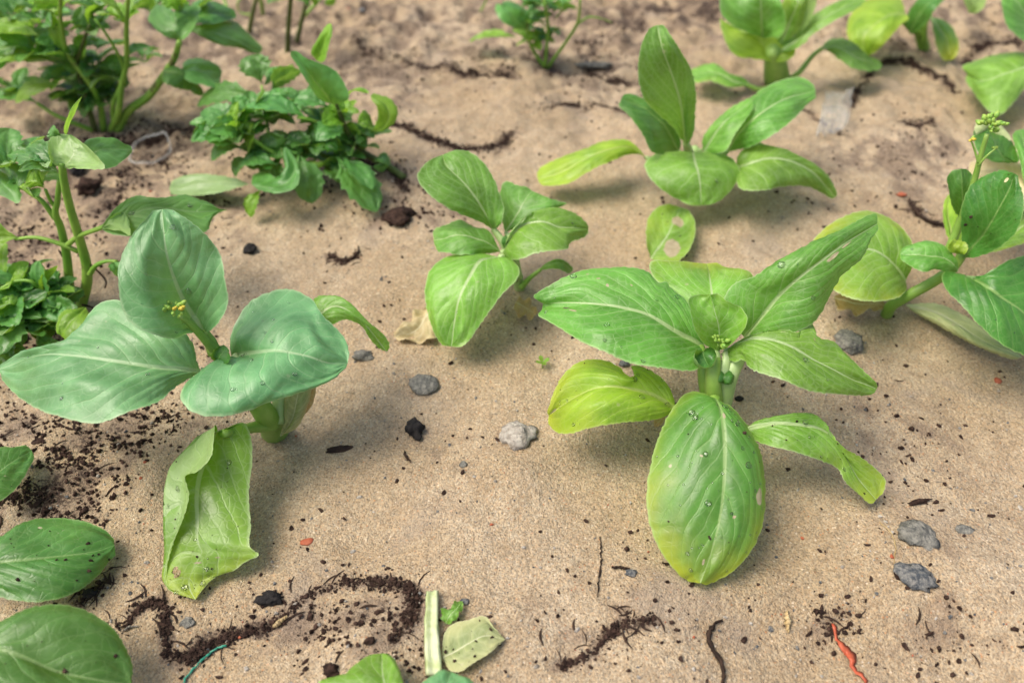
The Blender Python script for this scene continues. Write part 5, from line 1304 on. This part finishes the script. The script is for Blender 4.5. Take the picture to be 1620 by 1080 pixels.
rock('stone', 671, 610, 48, 40, STG, 'flat round grey stone with a brown chip on it', 'stone', .4, 0, 3, .3, .14)
rock('twig_chip', 672, 605, 14, 6, HUSK, 'brown splinter lying on the flat grey stone', 'twig', .5, -35, 31, -.9, .2, sub=2)
rock('stone', 818, 692, 54, 42, STW, 'knobbly off-white stone between the two big pak chois', 'stone', .6, 10, 5, .33, .42)
rock('charcoal_lump', 657, 683, 27, 30, STK, 'angular black lump like charcoal on open sand', 'charcoal', .9, 25, 6, .2, .42)
rock('stone', 1453, 846, 54, 60, STG, 'angular grey stone half sunk beside a bluish one', 'stone', .3, 30, 8, .40, .34)
rock('stone', 1448, 912, 62, 46, STB, 'dark blue-grey stone with white flecks', 'stone', .45, -30, 9, .36, .36)
rock('soil_lump', 427, 951, 34, 22, STK, 'black crumbly soil lump at the end of the compost ridge', 'soil lump', .9, 0, 10, .15, .45)
rock('soil_lump', 396, 397, 22, 18, STK, 'dark lump by itself on sand behind the blue-green pak choi', 'soil lump', .6, 0, 11, .2, .3)
rock('soil_lump', 574, 566, 30, 16, STG, 'brownish lump in the shade of the hanging leaf tip', 'soil lump', .9, 0, 12, .25, .35)
rock('soil_lump', 632, 346, 46, 30, SOILM, 'large crumbly soil clod by the bushy weed', 'soil lump', .5, 0, 13, .3, .42)
rock('stone', 1340, 546, 38, 34, STG, 'grey stone partly hidden behind the eaten leaf', 'stone', .6, 0, 14, .25, .3)
rock('stone', 988, 577, 18, 12, STB, 'small dark pebble above the yellowing leaf', 'stone', .7, 0, 15, .2, .3, sub=2)
rock('stone', 938, 104, 60, 20, STG, 'grey flat stone behind the small bright weed', 'stone', .5, 0, 16, .3, .3)
rock('stick_end', 540, 711, 40, 11, TWIG, 'dusty brown stick end half buried in sand', 'twig', .6, 8, 17, .4, .3)
rock('soil_lump', 124, 272, 26, 22, STK, 'black lump beside the bare weed stems', 'soil lump', .8, 0, 18, .2, .35)
rock('soil_lump', 142, 302, 34, 26, SOILM, 'brown clod in front of the black lump by the weed stems', 'soil lump', .8, 0, 19, .2, .4)
rock('soil_lump', 143, 940, 20, 16, STK, 'black lump at the edge of the dusty low leaf', 'soil lump', .8, 0, 20, .2, .35)
rock('stone', 297, 985, 22, 20, STG, 'small grey stone inside the compost loop', 'stone', .5, 0, 21, .3, .25)
rock('stone', 735, 952, 16, 14, STB, 'small slate pebble above the withered leaf scrap', 'stone', .6, 0, 22, .3, .25, sub=2)
rock('stone', 999, 907, 20, 14, STB, 'small slate pebble under the black twig', 'stone', .6, 0, 23, .3, .25, sub=2)
rock('stone', 1525, 838, 30, 18, STG, 'low grey pebble barely showing in the sand', 'stone', .25, 0, 24, .45, .25, sub=2)
rock('stone', 733, 735, 13, 10, STG, 'tiny pale grey pebble in front of the off-white stone', 'stone', .5, 0, 25, .3, .25, sub=2)
rock('brick_chip', 486, 857, 20, 13, BRICK, 'red brick chip beside the folded leaf', 'brick chip', .35, 20, 26, .2, .3, sub=2)
rock('brick_chip', 1578, 603, 14, 10, BRICK, 'orange brick chip under the bolting plant', 'brick chip', .5, 10, 27, .2, .3, sub=2)
rock('brick_chip', 1427, 309, 16, 8, BRICK, 'dull red chip on sand behind the lime leaf', 'brick chip', .5, 10, 28, .2, .3, sub=2)
rock('brick_chip', 551, 14, 12, 9, BRICK, 'orange chip far back beside the brownish stems', 'brick chip', .5, 10, 29, .2, .3, sub=2)
rock('stone', 573, 18, 18, 12, STB, 'small grey stone far back next to an orange chip', 'stone', .6, 10, 30, .2, .3, sub=2)
rock('soil_lump', 1169, 632, 13, 8, STK, 'black crumb behind the speckled drooping leaf', 'soil lump', .9, 10, 33, .2, .4, sub=2)
rock('soil_lump', 524, 1062, 24, 22, SOILM, 'dark brown fibrous clod near the bottom leaf tips', 'soil lump', .8, 10, 34, .2, .45)
rock('bark_piece', 1454, 795, 34, 7, SOILM, 'thin dark bark piece above the angular stone', 'bark', 1.2, 10, 35, .2, .45)
rock('soil_lump', 585, 1015, 18, 14, SOILM, 'round brown crumb inside the compost ridge', 'soil lump', .9, 10, 36, .2, .45, sub=2)


def strip(name, pts, widths, mat, label, cat, thick=.0012, lift=.0006, wav=.0, jag=.45):
    C = spline(ground_at(*np.array(pts, float).T), 26)
    C[1:-1, :2] += RNG.normal(size=(24, 2)) * .0007 * jag
    C[:, 2] = gz(C[:, 0], C[:, 1]) + lift
    T = np.gradient(C, axis=0); T /= np.linalg.norm(T, axis=1, keepdims=True)
    S = np.cross(T, np.array([0, 0, 1.0])); S /= np.linalg.norm(S, axis=1, keepdims=True)
    w = np.interp(np.linspace(0, 1, 26), np.linspace(0, 1, len(widths)), widths) * .005 * (1 + jag * RNG.uniform(-1, 1, 26))
    thick = min(thick, .6 * w.max())
    V = []; F = []
    for i in range(26):
        zz = wav * math.sin(i * .9)
        for s, z in ((-1, 0), (0, thick * 1.6), (1, 0), (0, -thick)):
            V.append(C[i] + S[i] * w[i] * s + np.array([0, 0, z + thick + zz + (wav if s > 0 else 0)]))
    for i in range(25):
        for a in range(4):
            b = (a + 1) % 4
            F.append((i * 4 + a, i * 4 + b, i * 4 + 4 + b, i * 4 + 4 + a))
    F.append((3, 2, 1, 0)); F.append(tuple(100 + a for a in range(4)))
    o = mesh_obj(name, V, F, mat, None, local=ground_at(*pts[0]))
    return set_props(o, label, cat)


strip('plastic_ribbon', [(1317, 988), (1321, 1004), (1332, 1025), (1344, 1034), (1348, 1054), (1358, 1068), (1370, 1080)], [.25, .3, .42, .75, .3, .35, .3], RIBBON, 'torn orange plastic ribbon curling over the sand', 'ribbon', thick=.0005, wav=.0010, jag=.3)
strip('plastic_thread', [(359, 1022), (343, 1027), (318, 1047), (299, 1068), (289, 1084)], [.14, .2, .12, .14, .12], THREAD, 'green plastic thread crossing the compost ridge', 'thread')
strip('twig', [(949, 850), (951, 880), (948, 910), (945, 945)], [.06, .1, .12, .05], TWIG, 'thin black upright twig lying on open sand before the drooping leaf', 'twig')
strip('twig', [(968, 899), (982, 899), (996, 902)], [.16, .2, .14], TWIG, 'short thick black twig next to a slate pebble', 'twig')
strip('bark_strip', [(1142, 983), (1126, 992), (1120, 1012), (1128, 1030), (1138, 1046), (1144, 1066), (1142, 1084)], [.16, .28, .3, .24, .3, .22, .2], TWIG, 'long crooked dark bark strip near the bottom of the sand', 'bark')
strip('seed_husk', [(1244, 968), (1245, 984), (1246, 1002)], [.1, .42, .1], STRAW, 'pale straw husk standing out on dark crumbs', 'husk')
strip('straw_piece', [(434, 994), (444, 984), (455, 977)], [.2, .36, .14], STRAW, 'pale tan straw sliver on the compost ridge', 'straw')
strip('plastic_sliver', [(197, 998), (206, 993), (219, 991)], [.1, .14, .06], STW, 'thin curved white sliver by the compost loop', 'sliver')
strip('twig', [(528, 404), (545, 414), (562, 408), (568, 392)], [.2, .3, .2, .16], TWIG, 'curved brown twig on the sand left of the small pak choi', 'twig')
strip('twig', [(1440, 326), (1458, 346), (1490, 357)], [.3, .5, .3], TWIG, 'dark curled twig left of the bolting plant', 'twig')
strip('twig', [(640, 716), (644, 726), (650, 732)], [.14, .2, .1], TWIG, 'tiny brown twig below the charcoal lump', 'twig')
strip('rootlet', [(1390, 826), (1408, 842), (1416, 868), (1414, 892)], [.05, .07, .06, .04], HUSK, 'fine brown rootlet curving past the grey stones', 'rootlet')

# cut stalk and withered scraps at the bottom
A0, A1 = ground_at(685, 940) + [0, 0, .004], ground_at(689, 1074) + [0, 0, .006]
PROF = [(-1, 0), (-.86, .62), (-.62, .78), (-.3, .34), (0, .22), (.3, .34), (.62, .74), (.86, .6), (1, 0), (.55, -.42), (0, -.55), (-.55, -.42)]
V = []; F = []
ax = (A1 - A0) / np.linalg.norm(A1 - A0); sx = np.cross(ax, [0, 0, 1.0]); sx /= np.linalg.norm(sx)
for i in range(31):
    t_ = i / 30
    for k, (a, b) in enumerate(PROF):
        r_ = (.0038 + .0010 * t_) * (1 + .16 * mnoise.noise((t_ * 7, k * .9, 2)))
        end = (.004 * mnoise.noise((k * 1.7, 4, 1)) if i == 0 else 0)
        V.append(A0 + ax * (np.linalg.norm(A1 - A0) * t_ + end) + sx * (r_ * a + .0012 * math.sin(t_ * 3)) + np.array([0, 0, r_ * b * .8]))
for i in range(30):
    for k in range(12):
        F.append((i * 12 + k, i * 12 + (k + 1) % 12, i * 12 + 12 + (k + 1) % 12, i * 12 + 12 + k))
F.append(tuple(range(11, -1, -1))); F.append(tuple(360 + k for k in range(12)))
o = mesh_obj('cut_stalk', V, F, STALK, None, local=ground_at(685, 940))
set_props(o, 'cut straight pale green leaf stalk touching a yellowed leaf scrap', 'stalk')


def ground_leaf(name, M, L, Rr, mat, label, **kw):
    P0 = ground_at(M[0][0], M[0][1])
    o = leaf(None, M, L, Rr, mat, name=name, **kw)
    # move the origin to its base
    for v in o.data.vertices: v.co -= Vector(P0)
    o.location = P0
    for c in o.children:
        for v in c.data.vertices: v.co -= Vector(P0)
    return set_props(o, label, 'leaf')


G = lambda x, y, h=.3: float(ground_at(x, y)[2] * 100 + h)
ground_leaf('leaf_scrap', [(700, 1040, G(700, 1040)), (735, 1020, G(735, 1020) + .5), (770, 1004, G(770, 1004) + .5), (799, 1011, G(799, 1011))], [(702, 1005), (713, 988), (740, 980), (767, 974), (782, 992)], [(712, 1060), (727, 1062), (752, 1046), (772, 1034)], 'fade', 'yellowed square leaf scrap beside the cut pale stalk', nv=36, nu=18, yel=(.2, .1, .1), specks=18, nveins=4, veinw=.5, blunt=False)
ground_leaf('leaf_scrap', [(705, 986, G(705, 986)), (712, 972, G(712, 972) + .4), (722, 962, G(722, 962) + .4), (732, 950, G(732, 950))], [(698, 975), (698, 962), (714, 960), (720, 950)], [(716, 986), (720, 976), (730, 968)], 'bright', 'small torn green leaf shred above the yellowed scrap', nv=24, nu=10, ruffle=.3, blunt=False, crenate=4)
ground_leaf('withered_leaf', [(684, 480, G(684, 480) + 1), (672, 505, G(672, 505) + .4), (655, 522, G(655, 522) + .2), (624, 532, G(624, 532))], [(664, 488), (652, 500), (640, 515), (626, 520)], [(690, 505), (690, 525), (686, 540), (655, 538)], 'dead', 'withered cream-yellow leaf lying under the small pak choi', nv=36, nu=16, ruffle=.5, undul=2.5, yel=(.2, 0, .2))
ground_leaf('fallen_leaf', [(1030, 410, .4), (1044, 392, .8), (1062, 362, 1.0), (1076, 328, 1.2)], [(1024, 392), (1022, 366), (1026, 344), (1040, 328), (1058, 323)], [(1048, 414), (1068, 416), (1090, 396), (1100, 368), (1098, 346), (1088, 332)], 'bright', 'single lime-green leaf with a brown dried patch, lying apart on the sand', nveins=4, yel=(.28, 0, .1), scars=[(.45, .35, .9, 1.0), (.15, .75, .9, .7)], specks=12, zl=.3, zr=.6)
ground_leaf('fallen_leaf', [(1432, 482, .6), (1470, 492, .9), (1510, 512, 1.0), (1550, 536, .9), (1616, 565, .5)], [(1450, 480), (1480, 480), (1510, 492), (1545, 512), (1580, 540)], [(1450, 496), (1490, 518), (1530, 540), (1570, 558)], 'fade', 'long pale withered leaf rolled on the sand under the bolting plant', nveins=5, zl=-.3, zr=-.5, camber=.4, yel=(.1, .2, .2))
ground_leaf('withered_leaf', [(1318, 470, 1.6), (1350, 480, 1.0), (1385, 480, .8), (1400, 484, .5)], [(1330, 462), (1360, 466), (1388, 472)], [(1330, 490), (1360, 495), (1388, 490)], 'dead', 'crumpled brown leaf under the lime leaf of the bolting plant', nv=26, nu=12, ruffle=.4, yel=(.9, 0, .2))
ground_leaf('withered_leaf', [(815, 478, .9), (826, 484, .8), (838, 490, .5), (848, 498, .4)], [(824, 470), (838, 476), (848, 488)], [(812, 492), (824, 500), (838, 504)], 'dead', 'small brown shrivelled leaf at the foot of the small pak choi', nv=22, nu=10, ruffle=.4, yel=(.8, 0, .2))
ground_leaf('withered_leaf', [(1036, 676, 1.2), (1040, 668, 1.6), (1046, 662, 1.8), (1050, 655, 2.0)], [(1034, 668), (1038, 660)], [(1046, 672), (1052, 662)], 'dead', 'dry brown leaf end under the yellowing leaf', nv=20, nu=8, yel=(.9, 0, .2))


# clear plastic pieces
def clear_plastic(thru=.5):
    t = NT('clear_plastic')
    p = t.n('ShaderNodeBsdfPrincipled'); p.inputs['Base Color'].default_value = (.92, .93, .92, 1); p.inputs['Roughness'].default_value = .16; p.inputs['Transmission Weight'].default_value = .9; p.inputs['IOR'].default_value = 1.12
    obj = t.n('ShaderNodeTexCoord').outputs['Object']
    t.put(p.inputs['Normal'], t.bump(t.noise(obj, 120, 3).outputs['Fac'], .5, .002))
    tr = t.n('ShaderNodeBsdfTransparent')
    d = t.n('ShaderNodeBsdfDiffuse'); d.inputs['Color'].default_value = (.62, .63, .60, 1)
    m1 = t.n('ShaderNodeMixShader'); t.put(m1.inputs[0], t.lin(t.noise(obj, 90, 3).outputs['Fac'], .35, .75, .0, .22)); t.put(m1.inputs[1], p.outputs[0]); t.put(m1.inputs[2], d.outputs[0])
    m2 = t.n('ShaderNodeMixShader'); m2.inputs[0].default_value = thru; t.put(m2.inputs[1], m1.outputs[0]); t.put(m2.inputs[2], tr.outputs[0])
    return t.finish(m2.outputs[0])


CLEAR = clear_plastic()
c0 = ground_at(240, 248)
rx = abs(ground_at(271, 248)[0] - c0[0])
pts = []
for k in range(25):
    a = 2 * math.pi * k / 24
    p = c0 + np.array([math.cos(a) * rx, math.sin(a) * rx * .95, 0]); p[2] = gz(p[0], p[1]) + .005 + .012 * max(0, math.sin(a)); pts.append(p)
o = tube('plastic_ring', None, pts, [.13, .17, .13], clear_plastic(.2), seg=8, world=True, n=60, cap=False)
set_props(o, 'clear plastic ring half buried in the dark soil', 'plastic ring')

import itertools
q = [(1300, 150), (1345, 155), (1342, 190), (1330, 222), (1292, 225), (1296, 186)]
nn = 16
c00, c10, c11, c01 = (ground_at(1304, 148), ground_at(1346, 152), ground_at(1332, 222), ground_at(1290, 224))
V = []; F = []
for i in range(nn + 1):
    for j in range(nn + 1):
        u, v = i / nn, j / nn
        p = (c00 * (1 - u) + c10 * u) * (1 - v) + (c01 * (1 - u) + c11 * u) * v
        p = p + np.array([.004 * mnoise.noise((u * 4, v * 4, 3)), .006 * mnoise.noise((u * 4, v * 4, 9)), 0])
        p[2] = gz(p[0], p[1]) + .004 + .010 * abs(mnoise.noise((u * 3.2, v * 3.2, 5))) + .014 * u**6 + .004 * mnoise.noise((u * 9, v * 9, 1))
        V.append(p)
for i in range(nn):
    for j in range(nn):
        a = i * (nn + 1) + j; F.append((a, a + nn + 1, a + nn + 2, a + 1))
o = mesh_obj('plastic_scrap', V, F, CLEAR, None, local=ground_at(1318, 190))
sm = o.modifiers.new('thickness', 'SOLIDIFY'); sm.thickness = .0004
set_props(o, 'crumpled clear plastic scrap lying on sand by the cracked ridge', 'plastic scrap')

# ------------------------------------------------------------------ compost crumbs: nobody could count them
pos = []; size = []
for (pts, w, s), (pw, _, _) in zip(LINES, LINES_W):
    ln = np.linalg.norm(np.diff(pw, axis=0), axis=1).sum()
    n = int(ln * 100 * 95 * s)
    tt = RNG.rand(n) * (len(pw) - 1); i = tt.astype(int); f = (tt - i)[:, None]
    c = pw[i] * (1 - f) + pw[np.minimum(i + 1, len(pw) - 1)] * f
    c = c + RNG.normal(size=(n, 2)) * w * .0115 * (.25 + RNG.rand(n, 1)**2)
    ok = .78 + 1.3 * vnoise(c[:, 0] * 45, c[:, 1] * 45, 61) > RNG.rand(n)
    c = c[ok]; n = len(c)
    pos.append(c); size.append(.00022 + .0013 * RNG.rand(n)**3.2)
for cx, cy, rx, ry, s in PATCH:
    n = int(1200 * s)
    x = cx + RNG.normal(size=n) * rx * .62; y = np.clip(cy + RNG.normal(size=n) * ry * .62, -40, 1200)
    g = ground_at(x, y)[:, :2]
    ok = .45 + 1.6 * vnoise(g[:, 0] * 55, g[:, 1] * 55, 81) + .8 * vnoise(g[:, 0] * 120, g[:, 1] * 120, 82) > RNG.rand(n)
    g = g[ok]; n = len(g)
    pos.append(g); size.append(.00022 + .0017 * RNG.rand(n)**4.6)
n = 7000
x = RNG.uniform(-80, 1700, n); y = -20 + 1150 * RNG.rand(n)
g = ground_at(x, y)[:, :2]
# crumbs gather in drifts
keep = vnoise(g[:, 0] * 14, g[:, 1] * 14, 77) + .5 * vnoise(g[:, 0] * 40, g[:, 1] * 40, 78) > RNG.uniform(-.45, .5, n)
cen = ((x - 720) / 290)**2 + ((y - 740) / 190)**2 < 1
keep &= ~cen | (RNG.rand(n) < .22)
pos.append(g[keep]); size.append(.00025 + .0017 * RNG.rand(keep.sum())**3.5)
xy = np.vstack(pos); sz = np.concatenate(size)
P3 = np.column_stack([xy, gz(xy[:, 0], xy[:, 1]) + sz * .25])
V, F = crumbs(P3, sz, .55, .45)
o = mesh_obj('compost_crumbs', V, F, SOILM, None, smooth=False)
set_props(o, 'dark brown compost crumbs scattered in ridges over the sand', 'compost', kind='stuff')

# fibres of bark in the compost
VV = []; FF = []
for k in range(420):
    if k < 300:
        li = RNG.randint(len(LINES_W)); pw = LINES_W[li][0]; c = pw[RNG.randint(len(pw))] + RNG.normal(size=2) * .006
    else:
        pt = PATCH[RNG.randint(len(PATCH))]; c = ground_at(pt[0] + RNG.normal() * pt[2] * .5, min(1150, max(-30, pt[1] + RNG.normal() * pt[3] * .5)))[:2]
    a = RNG.uniform(0, math.pi); l = RNG.uniform(.002, .008); w = RNG.uniform(.0003, .0009)
    d = np.array([math.cos(a), math.sin(a)]); s_ = np.array([-d[1], d[0]])
    b0 = len(VV)
    for t_, ww in ((-1, .4), (-.3, 1), (.35, .9), (1, .35)):
        m = c + d * l * t_ / 1 + s_ * .25 * l * (t_**2) * (1 if k % 2 else -1)
        z = float(gz(m[0], m[1]))
        for q1, q2 in ((-1, 0), (0, 1.3), (1, 0)):
            e = m + s_ * w * ww * q1
            VV.append((e[0], e[1], z + .0003 + w * ww * q2))
    for i in range(3):
        for a_ in range(2):
            FF.append((b0 + i * 3 + a_, b0 + i * 3 + a_ + 1, b0 + i * 3 + 4 + a_, b0 + i * 3 + 3 + a_))
o = mesh_obj('bark_fibres', VV, FF, TWIG, None)
set_props(o, 'thin dark bark fibres mixed through the compost ridges', 'fibres', kind='stuff')

# coarse grit: pale, grey and ochre grains
for nm, mat, n, lab in (('pale_grit', STW, 900, 'pale coarse grit grains sprinkled over the sand'), ('grey_grit', STB, 700, 'grey coarse grit grains sprinkled over the sand'), ('red_grit', BRICK, 90, 'tiny red brick grains sprinkled over the sand')):
    x = RNG.uniform(-60, 1680, n); y = -10 + 1110 * RNG.rand(n)**.7
    g = ground_at(x, y); s_ = .0004 + .0010 * RNG.rand(n)**3.5
    g[:, 2] += s_ * .2
    V, F = crumbs(g, s_, .7, .3)
    o = mesh_obj(nm, V, F, mat, None, smooth=False)
    set_props(o, lab, 'grit', kind='stuff')
